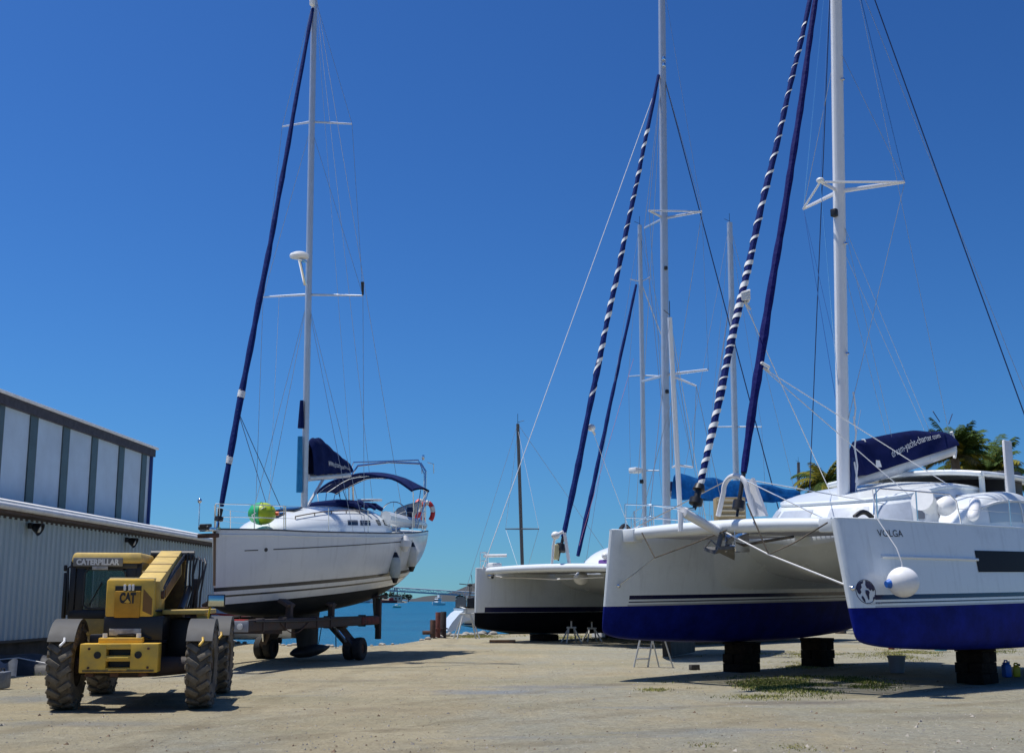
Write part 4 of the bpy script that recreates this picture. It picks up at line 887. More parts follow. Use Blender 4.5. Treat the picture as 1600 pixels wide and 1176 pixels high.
# ------------------------------------------------------------------ catamarans
def fan_rope(pts, r, m, parent, name): return MB().tube(pts, r, 6).build(name, m, parent)
def cat_base(F, label, yc, fb, zk, bands, bottom, bottom2, L, bulk=1.0, slope=0.0, cant=.15):
    t = thing('sailing_catamaran', label, 'catamaran', M=F.M)
    hm = hullmat('catamaran_hull_paint', (.75, .80, .82), bottom, 0.0, bands, slope, bottom2)
    xs = [0, .03, .1, .25, .8, 2, 4, 6.5, 9, L-1.2, L]
    b = [.025, .075, .125, .19, .36, .55, .72, .82, .82, .74, .62]; b = [q*bulk for q in b]
    zs = [fb, fb, fb-.003, fb-.006, fb-.01, fb-.03, fb-.05, fb-.06, fb-.1, fb-.45, fb-.9]
    k = [zk*.62, zk*.72, zk*.8, zk*.88, zk, zk*1.12, zk*1.25, zk*1.32, zk*1.2, zk*.8, zk*.45]
    hulls = []
    for sg in (1, -1):
        H = Hull(xs, b, zs, k, p=.42, q=1.0, yc=sg*yc, cant=sg*cant)
        h = H.build('hull', hm, t); H.deck('hull_deck', GELD, h, inset=.01, camber=.03)
        MB().tube([V((0.02, sg*yc, fb+.012))]+[p for p in H.edge(-1, .03, L-1.3, 30, .01, .015)], .022, 6).tube(H.edge(1, .03, L-1.3, 30, .01, .015), .022, 6).build('gunwale', GEL, h)
        hulls.append((H, h))
    return t, hulls
def front_beam(t, yc, fb, x=.42, name='front_beam', m=None):
    mb = MB(); n = 18
    def f(w, a):
        y = w*(yc+.02); arch = .07*(1-w*w); c = a*2*pi/12
        return V((x-.12*(1-w*w)+.17*cos(c), y, fb-.10+arch+.13*sin(c)*(1+.12*(1-w*w))))
    mb.grid(f, lin(-1, 1, n), range(13)); return mb.build(name, m or GEL, t, sharp=60)
def deck_house(t, S, name='deckhouse'):
    return S.build(name, GEL, t)

def cat_volga():
    F = Frame((3.77, 22.815, 1.447), (.723, .691), radians(.8), .9); yc = 2.83; fb = 1.67
    navy = (.012, .014, .055)
    t, ((Hs, hs), (Hp, hp)) = cat_base(F, 'white catamaran with bright blue bottom, striped furled headsail and globe emblem on its bow', yc, fb, -.74,
        [(.0, .035, (.45, .47, .5), .5), (.075, .10, navy, .52), (.145, .235, navy, .52)], (.008, .019, .25), (.003, .007, .085), 12.2)
    front_beam(t, yc, fb)
    # bridge deck with its nacelle, under which the tunnel runs aft
    mb = MB(); zu = pchip([3.3, 3.6, 4.4, 5.5, 8, 11.5], [1.45, 1.12, .74, .52, .45, .55])
    def under(x, w): return V((x+.35*(abs(w)**2)*(1 if x < 4.5 else 0), w*2.55, zu(x)+.18*(1-abs(w))**2*-1+.22*abs(w)**3))
    mb.grid(under, [3.3, 3.38, 3.5, 3.7, 3.95, 4.2, 4.6, 5, 5.5, 6.5, 8, 10, 11.5], lin(-1, 1, 25)); mb.grid(lambda x, w: V((x+.35*(abs(w)**2)*(1 if x < 4.5 else 0), w*2.55, 1.58)), [3.3, 4.2, 4.51, 8, 11.5], lin(-1, 1, 25))
    mb.grid(lambda k, w: V((3.3+.35*w*w-.02*sin(k*pi), w*2.55, 1.58+(under(3.3, w).z-1.58)*k)), lin(0, 1, 4), lin(-1, 1, 25)); mb.build('bridgedeck', GEL, t, sharp=50)
    # stepped inner hull sides
    for sg in (1, -1):
        mb = MB(); zz = lambda k: .18+.95*k
        def f(x, a):
            e = max(0, min(1, (x-2.6)/2.4)); e = e*e*(3-2*e); w = .62*e
            z = .28+1.25*a; yy = abs((Hs if sg > 0 else Hp).side(x, z, -sg).y); return V((x, sg*(yy+.05-(w+.05*e)*sin(pi*min(1, a*.62))), z))
        mb.grid(f, lin(2.6, 11.2, 26), lin(0, 1, 9)); mb.build('hull_step', GEL, hs if sg > 0 else hp)
    # trampoline nets, laced along the bridge deck
    for sg in (1, -1):
        mb = MB(); x0, x1, y0, y1 = .72, 3.12, sg*.28, sg*2.3; nx, ny = 34, 28
        for i in range(nx+1): x = x0+(x1-x0)*i/nx; mb.box((x, (y0+y1)/2, 1.50), (.022, abs(y1-y0), .012))
        for j in range(ny+1): y = y0+(y1-y0)*j/ny; mb.box(((x0+x1)/2, y, 1.507), (x1-x0, .022, .012))
        mb.box((x1, (y0+y1)/2, 1.503), (.08, abs(y1-y0), .03)).box((x0, (y0+y1)/2, 1.503), (.08, abs(y1-y0), .03)); 
        for j in range(17): y = y0+(y1-y0)*(j+.5)/17; mb.box((x1+.12, y, 1.5), (.22, .02, .012))
        mb.build('trampoline', mat('grey_net', (.22, .22, .22), .8), t)
    MB().box((1.85, 0, 1.54), (2.9, .46, .1), bev=.03).build('walkway', GEL, t)
    # bowsprit, striker arch and anchor
    p0 = F.loc(1068, 800); p1 = F.loc(1152, 847)
    MB().tube([p0, p0.lerp(p1, .06), p1], [.085, .095, .095], 14).cyl(p0+V((-.03, 0, 0)), p0+V((.05, 0, .0)), .105, n=14).build('bowsprit', WMAST, t)
    fan_rope([F.loc(1064, 800), F.loc(1063, 830)], .05, WMAST, t, 'bowsprit_strut')
    lb, tp, rb = F.locx(1122, 806, .42), F.locx(1150, 743, .46), F.locx(1178, 806, .42)
    hgt = tp.z-lb.z
    arch = [lb, lb+V((0, 0, hgt*.5))*1.0+(tp-lb)*.08*V((1, 1, 0)).x] if False else [lb]
    for k in lin(0, 1, 15):
        a = pi*(1-k); y = (lb.y+rb.y)/2+(lb.y-rb.y)/2*.72*cos(pi-a)*-1; z = lb.z+hgt*.62+hgt*.38*sin(a); arch.append(V((.44, (lb.y+rb.y)/2+(lb.y-rb.y)/2*.66*cos(pi*k), z)))
    arch.append(rb)
    MB().tube(arch, .055, 10).build('striker_arch', WMAST, t)
    MB().prism([rb+V((.1, -.22, 0)), rb+V((.1, .16, 0)), arch[-2]+V((.1, .10, .1)), arch[-2]+V((.1, -.06, .25))], (.1, 0, 0)).build('arch_fairing', WMAST, t)
    wire('striker_stay', tp, F.loc(1280, 845)+V((0, -2.6, 0)) if False else Hp.side(.35, 1.6, 1), .012, STEEL, t); wire('striker_stay', tp, Hs.side(.35, 1.66, -1), .012, STEEL, t)
    q = F.locx(1128, 858, .15); mb = MB(); Ra = Matrix.Rotation(.35, 3, 'Z')
    mb.prism([q+V((-.38, .18, -.02)), q+V((.05, .26, .0)), q+V((.42, .0, -.22)), q+V((.05, -.26, .0)), q+V((-.38, -.18, -.02)), q+V((-.25, 0, -.1))], (0.02, 0, .07)); mb.tube([q+V((-.15, 0, 0)), q+V((.0, 0, .3)), q+V((.5, 0, .33))], [.05, .06, .05], 8); mb.tube([q+V((-.34, -.2, .02)), q+V((-.36, 0, .18)), q+V((-.34, .2, .02))], .02, 6)
    mb.build('anchor', mat('galvanised_steel', (.16, .16, .16), .55, .3, var=.3), t)
    mb = MB(); q2 = F.locx(1152, 850, .45)
    for s in (-.12, .12): mb.box(q2+V((0, s, .05)), (.5, .025, .42), bev=.01)
    mb.cyl(q2+V((-.2, -.13, -.05)), q2+V((-.2, .13, -.05)), .06); mb.build('anchor_bracket', STEEL, t)
    # bridles
    eyeS = Hs.side(.22, .45, -1); eyeP = Hp.side(.06, .36, -1)
    for e in (eyeS, eyeP): MB().ell(e, .05, 10, 8).build('bridle_eye', STEEL, t)
    lx = lambda px, py, x=.1: F.locx(px, py, x)
    a1 = lx(1023, 871); fan_rope([eyeS, a1], .013, STEEL, t, 'bridle'); fan_rope([lx(1003, 832), a1, lx(1085, 848), lx(1135, 828)], .016, MATS['tyre_rubber'], t, 'dark_line')
    a2 = lx(1201, 866); fan_rope([eyeP+V((-.03, 0, .02)), a2, lx(1135, 832)], .017, WIREL, t, 'bridle'); fan_rope([lx(1167, 786), a2, lx(1240, 848), lx(1293, 816)], .016, MATS['tyre_rubber'], t, 'dark_line')
    fan_rope([lx(1150, 854, .5), lx(1190, 846, .5), lx(1240, 838, .5)], .03, MATS['tyre_rubber'], t, 'anchor_chain')
    MB().box(V((.36, yc-.32, fb-.12)), (.34, .34, .3), bev=.04).build('beam_bracket', GEL, hs); MB().box(V((.36, -yc+.32, fb-.1)), (.34, .3, .28), bev=.04).build('beam_bracket', GEL, hp)
    for (H, h, sg) in ((Hs, hs, 1), (Hp, hp, -1)):
        MB().tube([H.edge(sg, x, x+.01, 2, .05, .12)[0]+V((0, 0, .10*sin(pi*i/6))) for i, x in enumerate(lin(.5, .95, 7))], .05, 8).build('mooring_cleat', BLACK, h)
    # port bow markings
    sideP = lambda x, z, off=.006: Hp.side(x, z, -1, off)
    xa = .86; lettering('VOLGA', .2, .74, lambda x, z: sideP(xa+x, 1.34+z*.95), 'lettering', mat('black_letter', (.01, .01, .02), .5), hp)
    gx0, gz0, gr = .33, .30, .22
    def disc(pts): return [sideP(gx0+x*gr, gz0+y*gr, .007) for x, y in pts]
    mb = MB(); patches = [
        [(-.95, .25), (-.8, .62), (-.45, .85), (-.12, .92), (-.2, .7), (-.42, .62), (-.38, .38), (-.55, .18), (-.5, -.05), (-.68, -.25), (-.86, -.1)],
        [(.1, .95), (.5, .82), (.82, .5), (.93, .15), (.72, .0), (.6, .2), (.45, .05), (.28, .25), (.12, .3), (.02, .55)],
        [(-.05, .12), (.22, .12), (.36, -.05), (.25, -.28), (.22, -.62), (.1, -.72), (.02, -.4), (-.1, -.12)],
        [(-.58, -.42), (-.42, -.35), (-.25, -.62), (-.22, -.92), (-.36, -.85), (-.52, -.62)],
        [(.62, -.5), (.85, -.42), (.78, -.65), (.6, -.72)]]
    for pt in patches: mb.poly(disc(pt))
    mb.tube([sideP(gx0+gr*1.0*cos(a*pi/20), gz0+gr*1.0*sin(a*pi/20), .004) for a in range(40)], .006, 4, closed=True)
    mb.build('globe_emblem', mat('emblem_navy', (.015, .015, .06), .5), hp, fix=False)
    lettering('CATANA', .06, .36, lambda x, z: sideP(.30+x, .055+z, .007), 'lettering', mat('pale_letter', (.35, .37, .42), .5), hp)
    # rubbing strake and dark hull window
    mb = MB(); mb.tube([sideP(x, .95-.012*(x-.85), .01) for x in lin(.85, 4.1, 30)], .032, 8); mb.build('spray_rail', GEL, hp)
    mb = MB(); mb.grid(lambda x, z: sideP(x, z, .012), lin(4.05, 9.6, 30), lin(.66, 1.10, 4)); mb.build('hull_window', mat('black_hull_glass', (.01, .01, .014), .5, spec=.15), hp, fix=False)
    # saloon and hard top
    fz = lambda x: .60+.40*(lambda e: e*e*(3-2*e))(max(0, min(1, (x-3.6)/3.4)))
    def dome(a, z, off=0.0):      # plan outline shrinking with height, rounded roof
        k = 1-.10*z-.06*z**6; xc, lx, wy = 6.75, 3.05*k, (2.25-.12*z)*k; c, s_ = cos(a), sin(a)
        return V((xc-.0+.22*z-(lx+off)*abs(c)**.62*(1 if c > 0 else -1), (wy+off)*abs(s_)**.62*(1 if s_ > 0 else -1), 1.55+1.22*z*fz(xc+.22*z-lx*abs(c)**.62*(1 if c > 0 else -1))))
    mb = MB(); zs_ = [0, .2, .4, .6, .75, .86, .94, .985, 1.0]; aa = [2*pi*i/72 for i in range(73)]; mb.grid(dome, aa, zs_)
    mb.grid(lambda a, r: V((7.0-(7.0-dome(a, 1).x)*r, dome(a, 1).y*r, 1.55+1.22*fz(7.0-(7.0-dome(a, 1).x)*r)+.12*(1-r*r))), aa, [1, .96, .9, .8, .7, .55, .4, .2, .02]); k = mb.build('saloon', GEL, t, sharp=50)
    mb = MB(); mb.tube([dome(a, .93, .03) for a in aa[:-1]], .045, 6, closed=True); mb.build('roof_brow', GEL, k)
    def band(a0, a1, z0, z1, name, m):
        mb = MB(); mb.grid(lambda a, z: dome(a, z, .012), lin(a0, a1, 12), lin(z0, z1, 4)); mb.build(name, m, k, fix=False)
    wm = mat('tinted_acrylic', (.16, .18, .21), .12)
    for a0, a1 in ((-.42, -.03), (.03, .42), (.5, .98), (-.98, -.5)): band(a0, a1, .30, .78, 'window_cover', SHADEGEL)
    for a0, a1 in ((1.05, 1.5), (1.56, 2.0), (-1.5, -1.05), (-2.0, -1.56)): band(a0, a1, .34, .76, 'saloon_window', wm)
    # raised bulkhead arch on the port side deck
    A = Shell([5.4, 5.9, 7.0, 8.0, 9.2, 9.8], [.30, .5, .62, .66, .62, .5], [1.55]*6, [.16, .58, .95, 1.02, .86, .4], .5, .6, yc=-2.35)
    a = A.build('side_coachroof', GEL, t); A.patch('arch_window', 6.4, 9.2, -.93, -.62, mat('pale_blue_acrylic', (.42, .50, .55), .1, spec=.6), a)
    mb = MB(); mb.tube([A.pt(x, -.58)+V((0, -.015, .01)) for x in lin(6.2, 9.3, 16)], .03, 6); mb.tube([A.pt(x, -.60+.0*x) for x in (7.9, 7.9)] and [A.pt(7.9, v)+V((0, -.02, 0)) for v in lin(-.94, -.6, 6)], .02, 6); mb.build('window_trim', WHITEP, a)
    zt = F.loc(1500, 737, -1.0).z
    T = lambda x, w: V((x, w*2.1, zt+.02-.13*abs(w)**2.5-.05*((x-9.0)/2.2)**2))
    mb = MB(); us = lin(7.9, 11.6, 14); vs = lin(-1, 1, 17); mb.grid(T, us, vs); mb.grid(lambda x, w: T(x, w)-V((0, 0, .13)), us, vs)
    for x in (7.9, 11.6): mb.tube([T(x, w)-V((0, 0, .065)) for w in vs], .066, 8)
    for w in (-1, 1): mb.tube([T(x, w)-V((0, 0, .065)) for x in us], .068, 8)
    ht = mb.build('hard_top', GEL, t, sharp=50)
    mb = MB(); mb.grid(lambda x, w: T(x, w)+V((0, 0, .012)), lin(9.0, 10.0, 5), lin(-.9, -.3, 5)); mb.build('solar_panel', mat('solar_blue', (.10, .115, .18), .15), ht)
    for x, w in ((8.2, -.93), (8.2, .93), (9.5, -.95), (9.5, .95), (11.1, -.95), (11.1, .95)):
        p = T(x, w); MB().box((p.x, p.y, (p.z-.1+2.55)/2), (.16, .09, p.z-.1-2.55), bev=.02).build('hard_top_post', GEL, ht)
    MB().box((10.4, 0, 2.6), (.9, 3.6, 1.3), bev=.05).build('cockpit_dark_fill', mat('dark_interior', (.03, .03, .035), .5), t)  # dark box stands in for the shaded opening of the cockpit
    MB().tube([T(11.3, -.98), V((11.9, -2.3, 2.0))], .07, 8).build('stern_arch', GEL, t)
    # dagger board
    db = F.loc(1573, 688, -2.5); MB().box((db.x, -2.5, (db.z+1.2)/2), (.42, .075, db.z-1.2), bev=.03).build('daggerboard', mat('white_board', (.8, .78, .76), .3), t)
    # deck gear on the port hull
    e = lambda x, sg=-1, inn=.08: Hp.edge(sg, x, x+.01, 2, 0, inn)[0]
    zrail = F.loc(1390, 757, -3.2).z-1.62
    mb = MB(); pts = [e(1.05), e(1.08), e(2.2), e(3.6)]; top = [V(p)+V((0, 0, .62)) for p in pts]
    mb.tube([e(.95)+V((0, 0, .1)), e(1.0)+V((0, 0, .5)), e(1.15)+V((0, 0, .62)), e(2.2)+V((0, 0, .63)), e(3.5)+V((0, 0, .63)), e(3.75)+V((0, 0, .5)), e(3.9)], .016, 7)
    for x in (1.05, 2.3): mb.tube([e(x), e(x)+V((0, 0, .62))], .014, 6)
    mb.build('pulpit', STEEL, hp)
    for k2, w in enumerate((.98, .55)): MB().tube([e(3.7)+V((0, 0, .62*w)), e(6)+V((0, 0, .62*w)), e(9)+V((0, 0, .62*w))], .005, 4).build('lifeline', WIRE, hp)
    for x in (6.0, 9.0): MB().tube([e(x), e(x)+V((0, 0, .62))], .013, 6).build('stanchion', STEEL, hp)
    es = lambda x: Hs.edge(-1, x, x+.01, 2, 0, .1)[0]
    rail(hs, [es(.35), es(1.1), es(2.2)], .6, .014)
    for r0 in (es, e): MB().tube([r0(.12), r0(.4)+V((0, 0, .02))], .02, 6).build('bow_chock', STEEL, hs if r0 is es else hp)
    # mast, spreaders and rigging
    mb0 = F.loc(1319, 806); mb0 = V((mb0.x, 0, 1.9)); mt = F.loc(1303.5, -195)
    # keep the measured lean
    lo = F.loc(1318.5, 790); d = (mt-lo); mb0 = lo+d*((1.9-lo.z)/d.z); mb0.y = 0
    mast = mastmesh(mb0, mt, .19, .135, WMAST, t); P = lambda z: mb0.lerp(mt, (z-mb0.z)/(mt.z-mb0.z))
    c = P(F.loc(1311, 299).z); tips = [c+V((.63, -1.45, .02)), c+V((.63, 1.45, .02)), c+V((-.85, 0, .05))]
    for k2, q in enumerate(tips):
        MB().tube([c, q], [.06, .04], 8, flat=.55).build('spreader', WMAST, mast)
    for a_, b_ in ((0, 2), (1, 2)): MB().tube([tips[a_], tips[b_]], .028, 7).build('spreader_strut', WMAST, mast)
    MB().ell(tips[2]+V((0, 0, .04)), (.1, .1, .07), 12, 8).build('deck_light', WHITEP, mast)
    q = P(c.z-.62); MB().box(q+V((-.24, 0, 0)), (.14, .16, .2), bev=.03).build('steaming_light', BLACK, mast)
    for z in (c.z-1.4, c.z-4.2, c.z+3): MB().lathe([(.001, .03), (.05, .02), (.06, -.02), (.001, -.03)], P(z)+V((0, -.15, 0)), n=10).build('mast_fitting', STEEL, mast)
    W_ = lambda a, b, r=.009, m=WIRE, n='diamond_stay': wire(n, a, b, r, m, t)
    up_ = P(F.loc(1311, 72).z); low_ = P(F.loc(1319, 690).z); top_ = P(mt.z-.4)
    for q in tips: W_(q, top_, .010, STEEL)
    W_(tips[0], up_, .008); W_(tips[1], up_, .008); W_(tips[0], low_, .008); W_(tips[1], low_, .009, STEEL); W_(tips[1], P(low_.z+1.6), .008, STEEL); W_(tips[2], low_, .010, STEEL)
    W_(top_, (9.3, -3.45, 1.55), .016, WIRED, 'shroud'); W_(top_, (8.6, 3.3, 1.55), .013, WIRED, 'shroud')
    W_(P(mt.z-1.5), (10.9, -3.3, 1.2), .007, WIRE, 'runner'); W_(F.loc(1440, 600), F.loc(1352, 705), .006, WIRE, 'lazy_jack') if False else None
    # furled headsails
    f0, f1 = F.loc(1091, 768), F.loc(1303, -170)
    furled('striped_furled_headsail', wavy(f0, f1, 60, .045, 5), .088, mat('blue_uv_strip', (.006, .018, .13), .75, var=.25, spec=.15, bump=.4, bscale=10), t, [(.01, .33, .27, .12), (.335, .73, .46, .08)], mat('white_sailcloth', (.78, .78, .76), .6))
    d = (f1-f0).normalized(); MB().tube([f0-d*.40, f0-d*.3, f0-d*.28, f0-d*.16, f0-d*.14, f0+d*.02, f0+d*.04, f0+d*.16], [.035, .05, .14, .14, .07, .07, .13, .1], 14).build('furler_drum', BLACK, t)
    fan_rope([p0+V((.1, 0, .05)), f0-d*.38], .03, STEEL, t, 'forestay')
    k0 = F.loc(1162, 470); mb = MB()
    for i in range(4): mb.tube([k0+V((-.12, -.05, .05*i)), k0+V((0, -.16, .03+.06*i)), k0+V((.14, -.02, .02*i)), k0+V((.03, .13, .05*i))], .03, 6, closed=True)
    mb.tube([k0, k0+V((.1, -.1, -.2))], .03, 6); mb.build('sheet_knot', WHITEP, t)
    g0, g1 = F.loc(1162, 738), F.loc(1302, -178)
    furled('blue_furled_headsail', wavy(g0, g1, 60, .025, 9), .108, mat('deep_blue_sailcloth', (.005, .009, .12), .7, var=.3, scale=2.5, bump=.5, bscale=8, spec=.15), t)
    k1 = F.loc(1190, 573); MB().tube([k1+V((-.12, -.1, .06)), k1+V((.05, -.16, -.02)), k1+V((.14, -.05, -.06)), k1+V((-.02, .1, .08))], .035, 6, closed=True).tube([k1, k1+V((.16, -.1, -.1))], .03, 6).build('sheet_knot', WHITEP, t)
    d2 = (g1-g0).normalized(); gb = F.locx(1150, 795, .75); MB().tube([g0-d2*1.0, g0-d2*.85, g0-d2*.83, g0-d2*.65, g0-d2*.62, g0], [.03, .03, .13, .13, .05, .05], 12).build('furler_drum', BLACK, t)
    W_(k1, V((6.6, -1.9, 2.7)), .011, WIREL, 'jib_sheet'); W_(k1, V((5.2, -2.2, 1.9)), .011, WIREL, 'jib_sheet'); W_(k0, V((5.1, .3, 2.5)), .010, WIREL, 'jib_sheet')
    W_(F.locx(1150, 746, .46), V((4.6, -1.4, 2.2)), .012, WIREL, 'jib_sheet')
    W_(F.loc(1345, 640), F.loc(1336, 690), .006, WIRE, 'lazy_jack')
    # main boom with the big navy cover
    ba = F.loc(1330, 752); bb = F.loc(1488, 703); ba = V((ba.x+.15, 0, ba.z)); boom = MB().tube([ba, ba.lerp(bb, .35), bb], [.12, .17, .15], 14, flat=.7).build('boom', WMAST, t)
    ztop = [(0, 690), (.05, 688), (.58, 671.5), (.75, 673), (.97, 676), (1.0, 680)]; D = bb-ba
    hp_ = pchip([q[0] for q in ztop], [F.loc(1330+(1484-1330)*q[0], q[1]).z-(ba+D*q[0]).z for q in ztop])
    cover = mat('navy_sail_cover', (.005, .011, .075), .8, var=.25, scale=2, bump=.4, bscale=5, spec=.12)
    def cov(u, w):
        s_ = 1 if w >= 0 else -1; aw = abs(w); hh = hp_(u)
        wd = (.30*(aw**.8)*(1-.2*u)+.02)*(1+.05*sin(u*17+aw*6)); z = .13+(hh-.13)*(1-aw)
        return ba+D*u+V((0, s_*wd, z))
    cv = MB().grid(cov, lin(0.01, .985, 34), lin(-1, 1, 21))
    for u in (0.01, .985): cv.poly([cov(u, w) for w in lin(-1, 1, 21)])
    cv = cv.build('sail_cover', cover, boom)
    sl = .0
    lettering('dream-yacht-charter.com', .3, None, lambda x, z: cov(.28+x*.18, -(.73-(x*.18)*.72-z*1.2))+V((0, -.012, 0)), 'lettering', WHITEP, cv)
    MB().poly([cov(.10, -.86)+V((0, -.012, 0)), cov(.15, -.90)+V((0, -.012, 0)), cov(.155, -.70)+V((0, -.012, 0)), cov(.125, -.66)+V((0, -.012, 0))]).build('small_emblem', WHITEP, cv)
    for u in (.1, .3, .6, .9): MB().tube([cov(u, w)+V((0, 0, .01)) for w in (-.08, -.02, .02, .08)], .02, 6).build('reef_tie', WHITEP, cv) if u in (.1,) else None
    MB().tube([bb+V((.02, 0, .5)), bb+V((.12, 0, .3)), bb+V((.18, 0, 0)), bb+V((.1, 0, -.2))], .045, 7).build('reef_line', WHITEP, boom)
    MB().tube([bb+V((-.6, 0, .72)), bb+V((-.95, 0, .98))], .012, 6).build('sail_batten', WIRED, boom); MB().tube([bb+V((-.1, 0, .7)), bb+V((.15, 0, 1.0))], .012, 6).build('sail_batten', WIRED, boom)
    wire('topping_lift', bb, mt, .006, WIRE, t)
    for yy in (.5, -.5): wire('lazy_jack', P(c.z-1)+V((0, yy*.3, 0)), cov(.35, .2*yy), .005, WIRE, t); wire('lazy_jack', P(c.z-1)+V((0, yy*.3, 0)), cov(.75, .2*yy), .005, WIRE, t)
    MB().tube([P(2.2)+V((.2, -.1, 0)), P(3.4)+V((.24, -.12, 0))], [.12, .1], 9).build('rope_bag', mat('navy_bag', (.01, .03, .13), .7), mast)
    for z, yy in ((2.5, -.2), (2.8, -.22), (3.6, -.2), (4.2, -.2)): MB().tube([P(z)+V((.18, yy, 0)), P(z+.4)+V((.2, yy-.04, 0)), P(z+.8)+V((.17, yy, 0))], .02, 6).build('halyard', WIREL, mast)
    # fenders and loose gear: things of their own
    M = F.M; on = lambda p: M @ V(p)
    x_ = 1.55; z_ = F.loc(1411, 909, -3.5).z; yy = Hp.side(x_, z_, -1, .29).y; pc = F.loc(1411, 909, yy)
    o = thing('fender', 'white ball fender with blue end hanging by a rope against the blue bottomed bow', 'fender', loc=on(pc), rz=.15); o.scale = (.9, .9, .9)
    MB().lathe([(.001, -.31)]+[(.285*sin(a), -.30*cos(a)) for a in lin(.25, pi-.12, 14)]+[(.001, .30)], axis='x', n=28).build('ball', mat('white_vinyl', (.82, .82, .82), .35, var=.06), o)
    MB().cyl((-.28, -.03, -.03), (-.36, -.04, -.04), .09, .06, 14).build('end_cap', BLUEP, o)
    rt = V((pc.x-.05, e(pc.x-.05).y, 2.2)); r2 = on(rt)-on(pc); Li = M.to_3x3().inverted()
    loc = lambda p: (Matrix.Rotation(-.15, 3, 'Z') @ (on(p)-on(pc)))/.9
    MB().tube([(0, 0, .27), (.0, 0, .36), loc((pc.x+.02, pc.y+.10, 1.1)), loc((pc.x+.12, e(pc.x).y-.13, 1.69)), loc((pc.x+.2, e(pc.x).y-.02, 2.27))], .012, 6).build('rope', WIREL, o)
    gear = [(1478, 790, -2.7, 'fat white fender lying on the port deck beside a white ventilator', (.75, .2, .15), .2, .62), (1522, 795, -2.9, 'slim white cylinder fender with grey end leaning in front of the arched window', (.70, .25, .42), .125, .9)]
    for px, py, y, lab, dr, r, Ln in gear:
        q = F.loc(px, py, y); o = thing('fender', lab, 'fender', loc=on(q), rz=atan2(.691, .723), group='fenders lying on the catamaran deck'); o.scale = (.9, .9, .9); dv = V(dr).normalized()
        MB().lathe([(.001, -Ln/2-.04), (r*.4, -Ln/2-.02), (r*.8, -Ln/2+.04), (r, -Ln/2+.14), (r, Ln/2-.14), (r*.8, Ln/2-.04), (r*.4, Ln/2+.02), (.001, Ln/2+.04)], R=dv.to_track_quat('Z', 'Y').to_matrix(), n=20).build('body', MATS['white_vinyl'], o)
        MB().cyl(dv*(Ln/2-.01), dv*(Ln/2+.05), r*.6, r*.35, 12).build('end_cap', DGREY, o)
    q = F.loc(1452, 800, -2.5); o = thing('ventilator', 'white deck ventilator cowl behind the pulpit rail', 'ventilator', loc=on(q), rz=atan2(.691, .723)); o.scale = (.9, .9, .9)
    MB().tube([(.1, 0, -.4), (.1, 0, 0), (-.05, 0, .2), (-.28, 0, .27)], [.14, .14, .2, .26], 16).build('cowl', WHITEP, o); MB().cyl((.1, 0, -.46), (.1, 0, -.38), .2, .16).build('base', WHITEP, o)
    q = V((7.0, -3.2, 1.75)); o = thing('louvred_box', 'brown slatted box seen through the striker arch', 'box', loc=at(1140, 802, 27.6)); o.scale = (.88, .88, .88)
    MB().box((0, 0, .05), (.75, .5, .7), bev=.02).build('case', mat('brown_box', (.32, .24, .12), .7), o); mb = MB()
    for k2 in range(5): mb.box((0, -.27, -.2+k2*.13), (.7, .03, .05), bev=.008)
    mb.build('slat', mat('pale_slat', (.5, .42, .28), .6), o)
    return F, Hp, Hs
FB, HBp, HBs = cat_volga()

